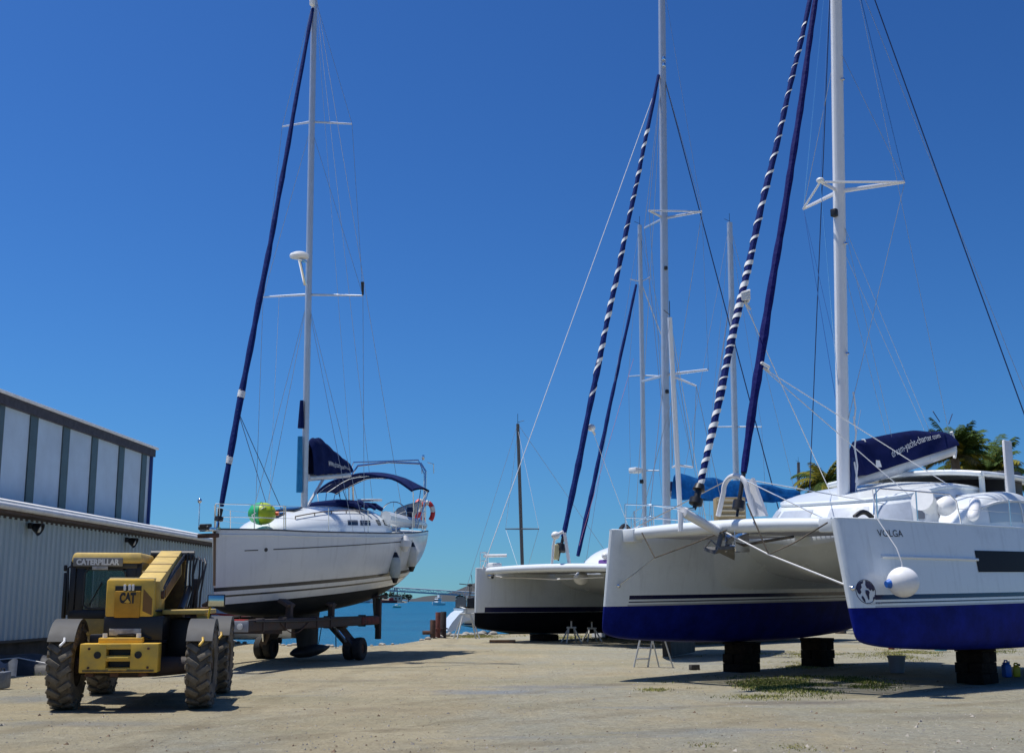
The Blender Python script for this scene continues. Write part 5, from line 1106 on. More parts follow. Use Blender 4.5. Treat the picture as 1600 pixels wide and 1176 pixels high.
def cat_far():
    F = Frame((1.08, 43.5, 1.09), (.723, .691), 0.0); yc = 3.5; fb = 1.62
    t, ((Hs, hs), (Hp, hp)) = cat_base(F, 'white catamaran with black bottom behind, its blue headsail wrapped with white spirals', yc, fb, -.66, [(.01, .20, (.012, .014, .06), .3)], (.006, .008, .014), (.004, .005, .008), 13.5, 1.08, cant=.03)
    front_beam(t, yc, fb)
    mb = MB(); zu = pchip([3.3, 3.6, 4.4, 5.5, 8, 12.5], [1.4, 1.1, .75, .6, .55, .6])
    under = lambda x, w: V((x, w*3.1, zu(x)+.2*abs(w)**3))
    mb.grid(under, lin(3.3, 12.5, 16), lin(-1, 1, 15)); mb.grid(lambda x, w: V((x, w*3.1, 1.55)), [3.3, 12.5], lin(-1, 1, 15)); mb.grid(lambda k, w: V((3.3, w*3.1, 1.55+(under(3.3, w).z-1.55)*k)), [0, 1], lin(-1, 1, 15)); mb.build('bridgedeck', GEL, t)
    MB().box((1.9, 0, 1.5), (3, .5, .1), bev=.03).build('walkway', GEL, t)
    MB().box((1.9, 1.7, 1.46), (2.6, 2.6, .03)).box((1.9, -1.7, 1.46), (2.6, 2.6, .03)).build('trampoline', MATS['grey_net'], t)
    K = Shell([3.9, 4.2, 5.2, 7, 9, 10.5], [1.6, 2.0, 2.4, 2.7, 2.8, 2.7], [1.5]*6, [.3, .55, 1.0, 1.3, 1.4, 1.35], .42, .5); k = K.build('saloon', GEL, t)
    for x0, x1 in ((4.6, 6), (6.2, 8), (8.2, 10)): K.patch('saloon_window', x0, x1, -.86, -.62, GLASSD, k); K.patch('saloon_window', x0, x1, .62, .86, GLASSD, k)
    # striker, drum, rails
    l, r_, tp = F.locx(862, 886, .3), F.locx(893, 886, .45), F.locx(868, 836, .2)
    MB().tube([l, tp+V((0, .1, -.3)), tp], .045, 8).tube([F.locx(890, 884, .5), F.locx(882, 832, .3)], .06, 8).tube([tp, F.locx(880, 830, .3)], .06, 8).build('striker_arch', WMAST, t)
    MB().ell(F.locx(868, 836, .15), (.16, .16, .14), 12, 8).build('sheave_box', WHITEP, t)
    f0, f1 = F.loc(880, 838), F.loc(1029, 118)
    furled('striped_furled_headsail', wavy(f0, f1, 60, .035, 12), .125, NAVYF, t, [(.27, .34, 1.3, .16), (.34, .87, .66, .2)], MATS['white_sailcloth'])
    d = (f1-f0).normalized(); MB().tube([f0-d*.9, f0-d*.6, f0-d*.55, f0-d*.3, f0-d*.25, f0], [.03, .03, .2, .2, .06, .06], 12).build('furler_drum', BLACK, t)
    MB().box(F.loc(868, 862), (.25, .2, .55), bev=.06).build('chain_bag', mat('cream_bag', (.6, .5, .25), .7), t)
    k0 = F.loc(924, 668); MB().ell(k0, (.16, .16, .14), 10, 8).tube([k0, k0+V((.2, 0, -.25))], .05, 6).build('sheet_knot', WHITEP, t)
    lo = F.loc(1041.5, 800); mt = F.loc(1033.5, -60); dd = mt-lo; mb0 = lo+dd*((1.9-lo.z)/dd.z); mb0.y = 0
    mast = mastmesh(mb0, mt, .19, .14, ALU, t); P = lambda z: mb0.lerp(mt, (z-mb0.z)/(mt.z-mb0.z))
    alltips = []
    for py, ht in ((341, 1.55), (585, 1.75)):
        c = P(F.loc(1037, py).z); tips = [c+V((.55, -ht, .05)), c+V((.4, ht*.9, -.02)), c+V((-.95, 0, .12))]
        for q in tips[:2]: MB().tube([c, q], [.06, .045], 8, flat=.55).build('spreader', ALU, mast)
        if py < 500:
            MB().tube([c, tips[2]], .05, 8).build('spreader', ALU, mast); MB().tube([tips[0], tips[2]], .035, 6).build('spreader_strut', ALU, mast)
        alltips.append(tips)
    for py in (95, 105, 420, 612): q = P(F.loc(1036, py).z); MB().box(q+V((-.1, -.17, 0)), (.14, .1, .16), bev=.03).build('mast_fitting', STEEL if py < 200 else BLACK, mast)
    hw = P(F.loc(1034, 110).z); W_ = lambda a, b, r=.012, m=WIRE, n='diamond_stay': wire(n, a, b, r, m, t)
    W_(hw, (9.6, -4.1, 1.5), .022, WIRED, 'shroud'); W_(hw, (9.6, 4.1, 1.5), .012, WIRE, 'shroud')
    W_(hw, Hs.side(.15, 1.55, -1), .016, WIREL, 'outer_stay')
    for q in alltips[0]: W_(hw, q); W_(q, P(F.loc(1040, 700).z))
    W_(P(mt.z-.5), alltips[0][0], .008); W_(alltips[0][0], alltips[1][0], .008)
    W_(k0, (5.6, .5, 2.6), .01, WIREL, 'jib_sheet'); W_(F.loc(905, 852), F.loc(990, 560), .008, mat('pink_rope', (.45, .2, .3), .6), 'halyard')
    MB().tube([P(2.0)+V((.0, 0, 0)), P(2.1)], .1, 6).build('mast_step', STEEL, mast)
    ba = P(F.loc(1042, 772).z)+V((.2, 0, 0)); boom = MB().tube([ba, ba+V((5.6, 0, .2))], .13, 10, flat=.7).build('boom', ALU, t)
    MB().tube([ba+V((.1, 0, .25)), ba+V((2, 0, .3)), ba+V((5.4, 0, .35))], [.28, .22, .12], 12, flat=.7).build('sail_cover', NAVY, boom)
    # starboard bow gear
    e = lambda x: Hs.edge(1, x, x+.01, 2, 0, .08)[0]; ei = lambda x: Hs.edge(-1, x, x+.01, 2, 0, .08)[0]
    rail(hs, [e(.9), e(.35), ei(.35)], .62, .016); MB().tube([e(.6)+V((0, 0, .5)), ei(1.2)+V((0, 0, .52))], .06, 8).build('bow_seat', WHITEP, hs)
    MB().box(V((.9, yc, fb+.12)), (.5, .4, .22), bev=.05).build('deck_hatch', WHITEP, hs)
    MB().lathe([(.001, .1), (.10, .08), (.12, -.05), (.05, -.1)], Hs.side(.45, 1.35, -1, .06), R=Matrix.Rotation(pi/2, 3, 'X'), n=14).build('fairlead', STEEL, hs)
    MB().tube([Hs.side(.45, 1.35, -1, .08), Hs.side(.8, 1.30, -1, .1), V((1.2, 2.2, 1.28)), V((1.1, .5, 1.2)), V((1.0, -2.0, 1.25))], .03, 7).build('mooring_line', WIREL, t)
    MB().tube([ei(.3)+V((0, 0, .02)), ei(.2)+V((0, -.02, .12)), Hs.side(.42, 1.45, -1, .05)], .035, 6).build('bow_line', WIREL, hs)
    q = F.locx(908, 903, 1.6); MB().ell(q, (.28, .28, .24), 14, 10).build('vent_pod', WHITEP, t)
    MB().box(F.locx(947, 879, .55), (.3, .5, .22), bev=.06).build('purple_bundle', mat('purple_cloth', (.16, .07, .32), .7), t); MB().ell(F.locx(946, 868, .5), (.14, .14, .12), 10, 8).build('bow_light', WHITEP, t)
    M = F.M
    return F
FA = cat_far()

# ------------------------------------------------------------------ yachts standing or moored further back
def back_yacht(origin, aft, L, beam, fbd, mast_px, mast_top, label, group, hullcol, spread=(), mastm=None, mr=.09, zw=1.3, bottom=(.02, .03, .06), boomlen=0, jib=None, keel=True, keelx=(3.6, 6.0), rname='sailing_yacht'):
    F = Frame((origin[0], origin[1], zw), aft, 0.0); t = thing(rname, label, 'yacht', M=F.M, group=group)
    s = L/10.9
    H = Hull([0, .5*s, 1.2*s, 2.5*s, 4.5*s, 6.5*s, 8.5*s, L], [.03]+[q*beam/3.76 for q in (.36, .74, 1.25, 1.72, 1.88, 1.82, 1.5)], [fbd*1.15, fbd*1.13, fbd*1.1, fbd*1.05, fbd, fbd*.96, fbd*.95, fbd*.96], [-.06, -.2, -.33, -.47, -.55, -.52, -.3, .0], sh=.2)
    H.build('hull', hullmat('yacht_hull_paint', hullcol, bottom, 0.0, [(.05, .14, (.03, .04, .12), -1)]), t); H.deck('deck', GELD, t)
    K = Shell([1.9*s, 3*s, 5*s, 7.4*s], [.4, .8*beam/3.6, 1.05*beam/3.6, 1.05*beam/3.6], [fbd*1.05, fbd*1.02, fbd*.98, fbd*.95], [.12, .32, .5, .5]); k = K.build('coachroof', GEL, t)
    for sg in (1, -1):
        for x in (4.0, 5.0, 6.0): K.patch('window', x*s, x*s+.55, *(sorted((sg*.68, sg*.86))), GLASSD, k)
    e = lambda sg, x: H.edge(sg, x, x+.01, 2, 0, .06)[0]
    rail(t, [e(-1, 1.6*s), e(-1, .15), e(1, .15), e(1, 1.6*s)], .6, .016); stanchions(t, [e(-1, x*s) for x in (1.7, 3.5, 5.2, 7, 8.6)], lifel=True); stanchions(t, [e(1, x*s) for x in (1.7, 3.5, 5.2, 7, 8.6)], lifel=True)
    if keel:
        mb = MB(); k0, k1 = keelx; mb.prism([(k0*s, -.12, -.3), (k1*s, -.12, -.3), ((k1-.25)*s, -.12, -zw+.06), ((k0+.4)*s, -.12, -zw+.06)], (0, .24, 0)); mb.build('keel', MATS['black_antifoul'], t)
    top = F.loc(mast_top[0], mast_top[1]); lo = F.loc(*mast_px); dd = top-lo; base = lo+dd*((fbd*1.0-lo.z)/dd.z); base.y = 0
    m = mastm or ALU; mast = mastmesh(base, top, mr*1.15, mr, m, t); P = lambda z: base.lerp(top, (z-base.z)/(top.z-base.z))
    last = [V((base.x, sg*beam*.47, fbd)) for sg in (1, -1)]
    for (pl, pr, py) in spread:
        c = P(F.loc((pl+pr)/2, py).z); cur = []
        for sg, px in ((1, pl), (-1, pr)):
            q = F.locx(px, py, c.x+.1); MB().tube([c, q], [.04, .028], 7, flat=.6).build('spreader', m, mast); cur.append(q)
        for a, b in zip(last, cur): wire('shroud', a, b, .009, WIRE, t)
        last = cur
    for q in last: wire('shroud', q, P(top.z-.3), .009, WIRE, t)
    wire('backstay', top, (L-.1, 0, fbd), .010, WIRE, t)
    if jib: furled('furled_headsail', wavy((.15, 0, fbd*1.15+.4), P(top.z-.25), 24, .02, int(L*7)), .09, jib, t)
    else: wire('forestay', top, (.05, 0, fbd*1.15), .010, WIRE, t)
    MB().tube([top, top+V((0, 0, .5))], .012, 5).tube([top+V((0, 0, .08)), top+V((-.3, .1, .16))], .012, 5).build('wind_sensor', BLACK, mast)
    return F, t, base, top, mast, P
G2 = 'yachts ashore behind the catamarans'
# tall grey mast between the catamarans' masts
X = gx(1004.5, 62)
F2, t2, b2, tp2, m2, P2 = back_yacht((X-.723*4.3, 62-.691*4.3), (.723, .691), 10.8, 3.6, 1.3, (1007, 790), (999.5, 352), 'yacht ashore under the grey mast with a radar box, left of the thick catamaran mast', G2, (.7, .7, .68), [(985, 1030, 735), (982, 1040, 588)], mr=.115)
furled('furled_headsail', wavy(F2.loc(903, 868), F2.loc(994, 445), 40, .03, 4), .12, NAVYF, t2)
q = P2(F2.loc(1003, 735).z); MB().box(q+V((-.45, .2, 0)), (.5, .5, .28), bev=.06).build('radar_box', WHITEP, m2); MB().box(P2(F2.loc(1003, 752).z)+V((-.2, 0, 0)), (.16, .16, .2), bev=.03).build('deck_light', BLACK, m2)
q = P2(F2.loc(1001, 440).z); MB().tube([q, q+V((-.5, .3, .1))], .03, 6).tube([q, q+V((.4, -.3, .25))], .025, 6).build('crosstree', ALU, m2); wire('topping_lift', q, P2(q.z-3.2)+V((1.4, -.4, 0)), .03, WIREL, t2)
X = gx(1146, 60)
F4, t4, b4, tp4, m4, P4 = back_yacht((X-.723*5, 60-.691*5), (.723, .691), 12.5, 3.9, 1.4, (1150, 740), (1140, 348), 'yacht ashore under the grey mast with one pair of spreaders beside the striped sail', G2, (.68, .7, .72), [(1110, 1190, 667)], mr=.145)
W4 = lambda a, b, r=.012: wire('stay', a, b, r, WIRE, t4)
for py, dx in ((450, -3.4), (450, -2.6), (450, -4.1)): W4(P4(F4.loc(1143, py).z), V((b4.x+dx, .6*dx+2.2, 1.6)), .013)
# yacht in the gap, with the bright blue boom cover
Xg = gx(1058, 36)
F3, t3, b3, tp3, m3, P3 = back_yacht((3.55, 32.0), (.345, .94), 8.6, 3.0, 1.25, (1060, 750), (1046.5, 496), 'yacht ashore between the catamarans under a white mast, with a bright blue boom cover', G2, (.75, .75, .73), [(1055, 1088, 603), (1050, 1083, 730)], mastm=WMAST, mr=.075, zw=2.0, keelx=(2.0, 6.6))
ga = F3.I @ at(1060, 772, 36.0); gb = F3.I @ at(1250, 779, 37.6); boom = MB().tube([ga, gb], .07, 10).build('boom', ALU, t3)
Dg = gb-ga; hc = pchip([0, .02, .12, .5, .9, 1], [.56, .60, .56, .46, .30, .2]); wc = pchip([0, .5, 1], [.22, .18, .1])
sdir = V((-Dg.y, Dg.x, 0)).normalized()
cv3 = lambda u, w: ga-Dg*.03+Dg*u*1.03+sdir*(wc(u)*(1-abs(w)**3)*0+wc(u)*(w/ max(.001, abs(w)) if w else 0)*(abs(w)**.7)*(1-.15*sin(u*19)))+V((0, 0, hc(u)*(1-abs(w))-.12*abs(w)+.025*sin(u*27+w*3)+.03*mn.noise(V((u*14, w*3, 5)))))
MB().grid(cv3, lin(0, 1, 40), lin(-1, 1, 21)).build('sail_cover', ROYAL, boom)
# low yacht behind the black bottomed catamaran
F1, t1, b1, tp1, m1, P1 = back_yacht((6.4, 60.5), (-.97, -.24), 9.2, 3.0, .85, (816, 880), (809, 662), 'yacht at the shore edge with thin dark mast, white scoop stern and dark canopy', G2, (.8, .8, .78), [(790, 842, 826)], mastm=mat('dark_mast', (.12, .11, .10), .5), mr=.075, zw=.35, bottom=(.015, .12, .12), keel=False)
def stern_gear():
    # white scoop and dark canopy standing at the transom
    M = F1.M; mb = MB(); L = 9.2
    mb.prism([(L-.6, -1.1, .86), (L-.2, -1.1, .80), (L+.15, -1.1, .58), (L+.5, -1.1, .18), (L+.75, -1.1, -.2), (L+.62, -1.1, -.3), (L+.3, -1.1, -.12), (L-.05, -1.1, .2), (L-.6, -1.1, .35)], (0, 2.2, 0)); mb.build('stern_scoop', GEL, t1)
    z = F1.locx(735, 930, 8.6).z
    mb = MB(); mb.grid(lambda x, w: V((x, w*1.35, z+.05-.18*w*w)), lin(8.0, 9.1, 5), lin(-1, 1, 11)); mb.grid(lambda x, k: V((x, 1.35, z-.13-k*.45)), lin(8.0, 9.05, 4), [0, 1]); mb.grid(lambda w, k: V((9.08, w*1.3, z-.05-.15*w*w-k*.5)), lin(-1, 1, 7), [0, 1]); mb.build('canopy', mat('charcoal_canvas', (.025, .03, .035), .7, var=.2, bump=.2), t1)
    for x, y in ((8.0, 1.3), (9.05, 1.3), (8.0, -1.3), (9.05, -1.3)): MB().tube([(x, y, .9), (x, y, z)], .02, 6).build('canopy_post', STEEL, t1)
    rail(t1, [V((7.4, 1.35, .82)), V((8.6, 1.25, .82)), V((9.0, .3, .82)), V((9.0, -1.0, .82))], .6, .02, 'pushpit')
    p = V((8.9, 1.2, .9)); tz = F1.locx(722, 914, 8.9).z
    MB().tube([p, (8.9, 1.2, tz)], .025, 6).build('turbine_pole', DGREY, t1); mb = MB(); c = V((8.9, 1.2, tz)); mb.ell(c, (.12, .07, .07), 10, 8)
    for a in (1.9, 4.0, 6.0): mb.prism([c+V((-.12, cos(a)*.04, sin(a)*.04)), c+V((-.12, cos(a)*.5-.05*sin(a), sin(a)*.5+.05*cos(a))), c+V((-.12, cos(a)*.5, sin(a)*.5))], (.02, 0, 0))
    mb.tube([c, c+V((.5, 0, .05))], .02, 6); mb.build('wind_turbine', DGREY, t1)
stern_gear()
# small one far to the right
back_yacht((gx(1248, 105)-3, 105-3), (.723, .691), 9, 3, 1.1, (1249, 770), (1247.5, 722), 'far yacht whose short dark mast tip shows above the blue boom cover end', G2, (.7, .7, .7), [], mastm=MATS['dark_mast'], mr=.16, zw=8.0, keel=False) if False else None
back_yacht((gx(1248, 112)-2.6, 112-2.4), (.723, .691), 9.5, 3.1, 1.1, (1249.5, 915), (1247.5, 722), 'far moored yacht whose short dark mast tip stands right of the bright blue boom cover', G2, (.7, .7, .7), [], mastm=MATS['dark_mast'], mr=.14, zw=WATERZ+.02, keel=False)
# ------------------------------------------------------------------ supports and clutter under the catamarans
def blocks(F, x, y, w, d, h, label, seed):
    p = F.M @ V((x, y, 0)); o = thing('timber_block_stack', label, 'support', loc=(p.x, p.y, 0), rz=atan2(.691, .723), group='timber stacks under the catamaran')
    rnd = random.Random(seed); z = 0; k = 0
    while z < h-.02:
        hh = min(.2, h-z); n = 2 if w > .5 else 1
        for i in range(n):
            MB().box((rnd.uniform(-.02, .02)+((i-.5)*w*.52 if k % 2 == 0 else 0), (0 if k % 2 == 0 else (i-.5)*d*.52)+rnd.uniform(-.02, .02), z+hh/2), ((w*.48, d, hh-.004) if k % 2 == 0 else (w, d*.48, hh-.004)), rz=rnd.uniform(-.03, .03), bev=.012).build('sleeper', WOODT, o)
        z += hh; k += 1
blocks(FB, 4.9, 2.95, .62, .55, .65, 'dark timber stack under the blue bottomed inner hull, nearest its bow', 1)
blocks(FB, 8.3, 2.95, .6, .55, .68, 'dark timber stack under the blue bottomed inner hull, well back from the bow', 2)
blocks(FB, 5.2, -2.95, .62, .55, .65, 'dark timber stack under the hull with the globe emblem', 3)
blocks(FB, 8.9, -2.95, .6, .55, .68, 'dark timber stack under the globe emblem hull at the edge of the picture', 4)
for x, y, lab in ((3.6, 3.5, 'timber stack under the black bottomed catamaran nearest the bow'), (8, 3.5, 'timber stack under the black bottomed catamaran further aft')):
    blocks(FA, x, y, .8, .8, .25, lab, int(x))
def step_ladder():
    x, y = gx(1019, 29.6), 29.6; o = thing('step_ladder', 'grey aluminium step ladder standing open beneath the blue bottomed bow', 'ladder', loc=(x, y, 0), rz=.12)
    m = mat('dull_aluminium', (.62, .62, .6), .45, .6, var=.2); H_ = 1.15
    for s in (-1, 1):
        MB().tube([(s*.17-.28, -.02, 0), (s*.13-.02, 0, H_)], .022, 6).build('rail', m, o); MB().tube([(s*.17+.36, .1, 0), (s*.13+.04, .02, H_)], .018, 6).build('rear_leg', m, o)
    for k in range(4):
        f = (k+.8)/4.6; MB().box((-.28+.26*f, 0, H_*f), (.33-.06*f, .09, .03), bev=.006).build('step', m, o)
    MB().box((0, .01, H_+.01), (.34, .2, .03), bev=.01).build('top_plate', m, o)
step_ladder()
def bucket(px, Y, r, h, m, label, rim=None):
    o = thing('bucket', label, 'bucket', loc=(gx(px, Y), Y, .01)); MB().lathe([(.001, .01), (r*.8, .0), (r, h), (r*1.08, h), (r*1.08, h-.03), (r*.97, h-.03), (r*.78, .03), (.001, .03)], n=20).build('body', m, o)
    MB().tube([(r*1.05*cos(a), .02+.03*sin(a), h-.02+r*.5*sin(a)*-.6) for a in lin(0, pi, 11)], .006, 5).build('handle', STEEL, o)
bucket(1402, 27.4, .19, .36, mat('grey_bucket', (.25, .27, .32), .5), 'grey bucket standing in the shade below the globe emblem hull')
bucket(1393, 40, .12, .14, REDP, 'small red bucket far back on the sunlit strip under the hulls')
def jerry(px, Y, w, d, h, m, capm, label, rz):
    o = thing('jerrycan', label, 'jerrycan', loc=(gx(px, Y), Y, .01), rz=rz, group='plastic cans beside the shade')
    MB().box((0, 0, h*.4), (w, d, h*.8), bev=.03).box((-.02*0, 0, h*.84), (w*.75, d*.8, h*.12), bev=.02).build('body', m, o)
    MB().tube([(-w*.3, 0, h*.88), (-w*.2, 0, h*1.02), (w*.15, 0, h*1.02), (w*.2, 0, h*.88)], .018, 6).build('handle', m, o); MB().cyl((w*.32, 0, h*.82), (w*.33, 0, h*.98), .035, n=10).build('cap', capm, o)
jerry(1573.5, 25.8, .15, .16, .33, BLUEP, WHITEP, 'blue plastic can with white cap beside the yellow one', .2)
jerry(1589, 25.9, .14, .16, .27, YELP, BLACK, 'yellow plastic can with black cap beside the blue one', -.3)
def crate(px, Y, m, label, s=.35):
    o = thing('plastic_crate', label, 'crate', loc=(gx(px, Y), Y, .02), rz=.4)
    mb = MB()
    for x, y, a, b in ((0, s*.4, s, .02), (0, -s*.4, s, .02), (s*.49, 0, .02, s*.78), (-s*.49, 0, .02, s*.78)):
        for z in (.04, .14, .24): mb.box((x, y, z), (a, b, .06), bev=.005)
    mb.box((0, 0, .012), (s*.98, s*.78, .02)); mb.build('basket', m, o)
    for x in (-s*.49, s*.49): MB().box((x, 0, .28), (.03, s*.3, .03), bev=.008).build('handle', m, o)
crate(1470, 38.5, mat('cyan_plastic', (.1, .45, .55), .5), 'small cyan crate on the sunlit strip beyond the grey bucket', .28)
def sawhorse(px, Y, h, w, label):
    o = thing('trestle_stand', label, 'stand', loc=(gx(px, Y), Y, 0), rz=.3); m = mat('pale_pipe', (.62, .63, .6), .5, .2, var=.2)
    for sx in (-1, 1):
        for sy in (-1, 1): MB().tube([(sx*w*.5, sy*.3, 0), (sx*w*.16, 0, h)], .03, 7).build('leg', m, o)
    MB().tube([(-w*.3, 0, h), (w*.3, 0, h)], .035, 7).build('head_bar', m, o); MB().cyl((0, 0, h), (0, 0, h+.25), .03).build('jack_screw', m, o); MB().box((0, 0, h+.27), (.24, .2, .05), bev=.01).build('pad', WOODT, o)
sawhorse(729, 50.5, 1.0, .95, 'pale tubular boat stand on the shore beside the rusty posts')
sawhorse(893, 46, .55, .6, 'small boat stand on the shore under the black catamaran bottom'); sawhorse(925, 47, .5, .6, 'low boat stand near the blue bow under the black catamaran bottom')
for k, (px, py, Y, r, h, m, lab) in enumerate(((676, 999, 50.5, .115, .74, RUST, 'shortest rusty steel post on the shore, with a stub pipe'), (684, 990, 51.3, .105, 1.04, mat('red_rust', (.22, .06, .04), .8, dirt=(.1, .04, .03), scale=4), 'reddest steel post, middle one of three on the shore'), (692.5, 990, 51.6, .125, 1.06, mat('black_rust', (.04, .03, .028), .8, var=.4), 'dark steel post on the shore next to the white stern'))):
    o = thing('mooring_post', lab, 'post', loc=(gx(px, Y), Y, -.2), rz=.4*k, group='steel posts at the water edge')
    MB().lathe([(.001, 0), (r, 0), (r, h+.2), (r*.92, h+.215), (r*.85, h+.2), (r*.85, h+.05), (.001, h+.05)], n=16).build('pile', m, o)
    MB().box((0, 0, h*.55), (r*2.2, r*2.2, .06), bev=.01).build('collar', m, o)
    if k == 0: MB().tube([(-.1, 0, .45), (-.4, -.1, .45)], .08, 8).build('stub_pipe', m, o)
o = thing('plank', 'weathered timber plank lying on the dirt near the shore', 'plank', loc=(gx(785, 45.8), 45.8, .02), rz=-.05); MB().box((0, 0, .05), (.95, .2, .09), bev=.01).box((.1, .16, .04), (.75, .12, .06), rz=.08, bev=.01).build('board', mat('brown_board', (.16, .10, .06), .85, var=.4, scale=7), o)
o = thing('dinghy', 'upturned white dinghy on the ground beyond the black catamaran bottom', 'dinghy', loc=(gx(925, 52), 52, .0), rz=.1)
Hd = Hull([0, .2, .6, 1.3, 2.2, 2.6], [.03, .22, .45, .62, .6, .52], [0]*6, [.25, .36, .42, .45, .42, .38], p=.6, q=1); Hd.build('hull', mat('dinghy_white', (.75, .76, .76), .4, var=.1), o); MB().tube(Hd.edge(1, 0, 2.6, 12), .03, 6).tube(Hd.edge(-1, 0, 2.6, 12), .03, 6).build('rubbing_strake', DGREY, o)
# stones along the shore edge
rnd = random.Random(11); stm = mat('pale_shore_stone', (.36, .34, .30), .9, var=.4, scale=3, bump=.4, bscale=8)
mb = MB()
for k in range(260):
    x = rnd.uniform(-12, 12) if k > 60 else rnd.uniform(-3.3, -.6); y = shore(x)+rnd.uniform(-2.6, .9)-(0 if k > 60 else .3); r = rnd.uniform(.03, .12)*(1.5 if k < 60 else 1)
    mb.ell((x, y, gz(x, y)+r*.25), (r*rnd.uniform(.8, 1.5), r*rnd.uniform(.8, 1.4), r*rnd.uniform(.5, .9)), 7, 5, R=Matrix.Rotation(rnd.uniform(0, 6), 3, 'Z'))
o = mb.build('shore_stones', stm); tag(o, 'pale stones strewn along the edge of the yard above the water', 'stones', kind='stuff')
# loose gravel on the yard
mb = MB(); gm_ = [mat('gravel_pale', (.42, .38, .32), .9), mat('gravel_grey', (.22, .21, .2), .9), mat('gravel_brown', (.2, .14, .09), .9)]
for k in range(6500):
    y = 11.5+30*rnd.random()**2.2; x = rnd.uniform(-.46, .46)*y; r = rnd.uniform(.006, .018)*(1 if rnd.random() < .95 else 2.2)
    p = V((x, y, gz(x, y))); q = rnd.uniform(0, 6); a = [V((cos(q+i*2.1)*r*rnd.uniform(.7, 1.4), sin(q+i*2.1)*r*rnd.uniform(.7, 1.3), -.002)) for i in range(3)]
    mb.add([p+a[0], p+a[1], p+a[2], p+V((r*.2, 0, r*.8))], [(0, 1, 3), (1, 2, 3), (2, 0, 3)], rnd.choice((0, 0, 1, 2)))
o = mb.build('gravel', gm_); tag(o, 'loose gravel and pebbles scattered over the dirt yard', 'gravel', kind='stuff')
# grass
grm = [mat('grass_green', (.13, .17, .035), .8, spec=.1), mat('grass_dry', (.33, .31, .11), .8, spec=.1), mat('grass_dark', (.075, .10, .025), .8, spec=.1)]
mb = MB()
def tuft(x, y, n, h, dry, spread=.12):
    for _ in range(n):
        bx = x+rnd.gauss(0, spread); by = y+rnd.gauss(0, spread); z = gz(bx, by); a = rnd.uniform(0, 6.3); hh = h*rnd.uniform(.5, 1.2); w = rnd.uniform(.004, .009); lean = V((cos(a), sin(a), 0))*hh*rnd.uniform(.2, .9); sd = V((-sin(a), cos(a), 0))*w
        b = V((bx, by, z-.005)); mb.add([b-sd, b+sd, b+lean*.4+V((0, 0, hh*.7))+sd*.7, b+lean+V((0, 0, hh))], [(0, 1, 2), (0, 2, 3)], 1 if rnd.random() < dry else rnd.choice((0, 2)))
def patch(px, py, wpx, hpx, n, h, dry):
    for _ in range(n*2):
        qx = rnd.gauss(px, wpx*.5); qy = min(1170, max(py-hpx, rnd.gauss(py, hpx*.5))); q = G(qx, qy)
        if mn.noise(V((q.x*.9, q.y*.9, 7))) > -.12: tuft(q.x, q.y, 12, h*.8, dry)
patch(1215, 1070, 95, 13, 420, .055, .35); patch(1320, 1070, 60, 12, 380, .06, .25); patch(1190, 1085, 60, 6, 70, .04, .7)
patch(1260, 1040, 60, 5, 120, .05, .8); patch(1240, 1022, 110, 5, 130, .05, .8); patch(1415, 1022, 55, 8, 200, .06, .8); patch(1560, 1016, 30, 5, 60, .06, .4)
patch(45, 1046, 45, 5, 260, .09, .3); patch(1240, 1168, 18, 3, 9, .03, .9); patch(1095, 1162, 8, 2, 4, .03, .9); patch(1570, 1150, 26, 7, 7, .03, .9)
patch(740, 994, 60, 2.5, 110, .09, .85); patch(900, 996, 70, 3, 110, .08, .85); patch(1020, 1078, 14, 2, 16, .05, .8)
o = mb.build('grass', grm, fix=False); tag(o, 'short patchy grass growing through the gravel', 'grass', kind='stuff')
# ------------------------------------------------------------------ heap at the foot of the shed
def junk():
    o = thing('tarpaulin_heap', 'dark crumpled tarpaulin heap against the shed plinth', 'heap', loc=(gx(30, 27.0), 27.0, 0))
    mb = MB(); mb.grid(lambda u, v: V((1.35*(u-.5)*2*(1-.2*v), .55*(v-.5)*2, .42*max(0, sin(pi*u))**.6*max(0, sin(pi*v))**.6*(1+.35*mn.noise(V((u*5, v*4, 2)))))), lin(0, 1, 26), lin(0, 1, 16)); mb.build('tarpaulin', mat('dark_tarp', (.02, .022, .03), .55, var=.3, bump=.4, bscale=6), o)
    MB().tube([(-.9, -.3, .27), (.1, -.35, .36), (.9, -.3, .2)], .012, 5).build('lashing', WIREL, o)
    o = thing('metal_sheet', 'grey bent metal sheet leaning on the tarpaulin heap', 'sheet', loc=(gx(4, 25.2), 25.2, .0), rz=.3)
    mb = MB(); mb.grid(lambda u, v: V((-.25+u*.5, .15*v, .02+.34*v+.05*sin(u*9))), lin(0, 1, 22), lin(0, 1, 4)); mb.grid(lambda u, v: V((-.25+u*.5, .15*v+.01, .01+.34*v+.05*sin(u*9))), lin(0, 1, 22), lin(0, 1, 4)); mb.build('sheet', mat('zinc_sheet', (.2, .22, .25), .45, .4, var=.3), o)
    o = thing('fuel_can', 'small grey can at the picture edge before the shed', 'can', loc=(gx(2, 22.6), 22.6, .0))
    MB().box((0, 0, .16), (.22, .3, .3), bev=.03).build('body', mat('zinc_sheet', (.2, .22, .25), .45, .4), o); MB().tube([(0, -.1, .3), (0, -.06, .36), (0, .06, .36), (0, .1, .3)], .014, 6).build('handle', BLACK, o)
junk()
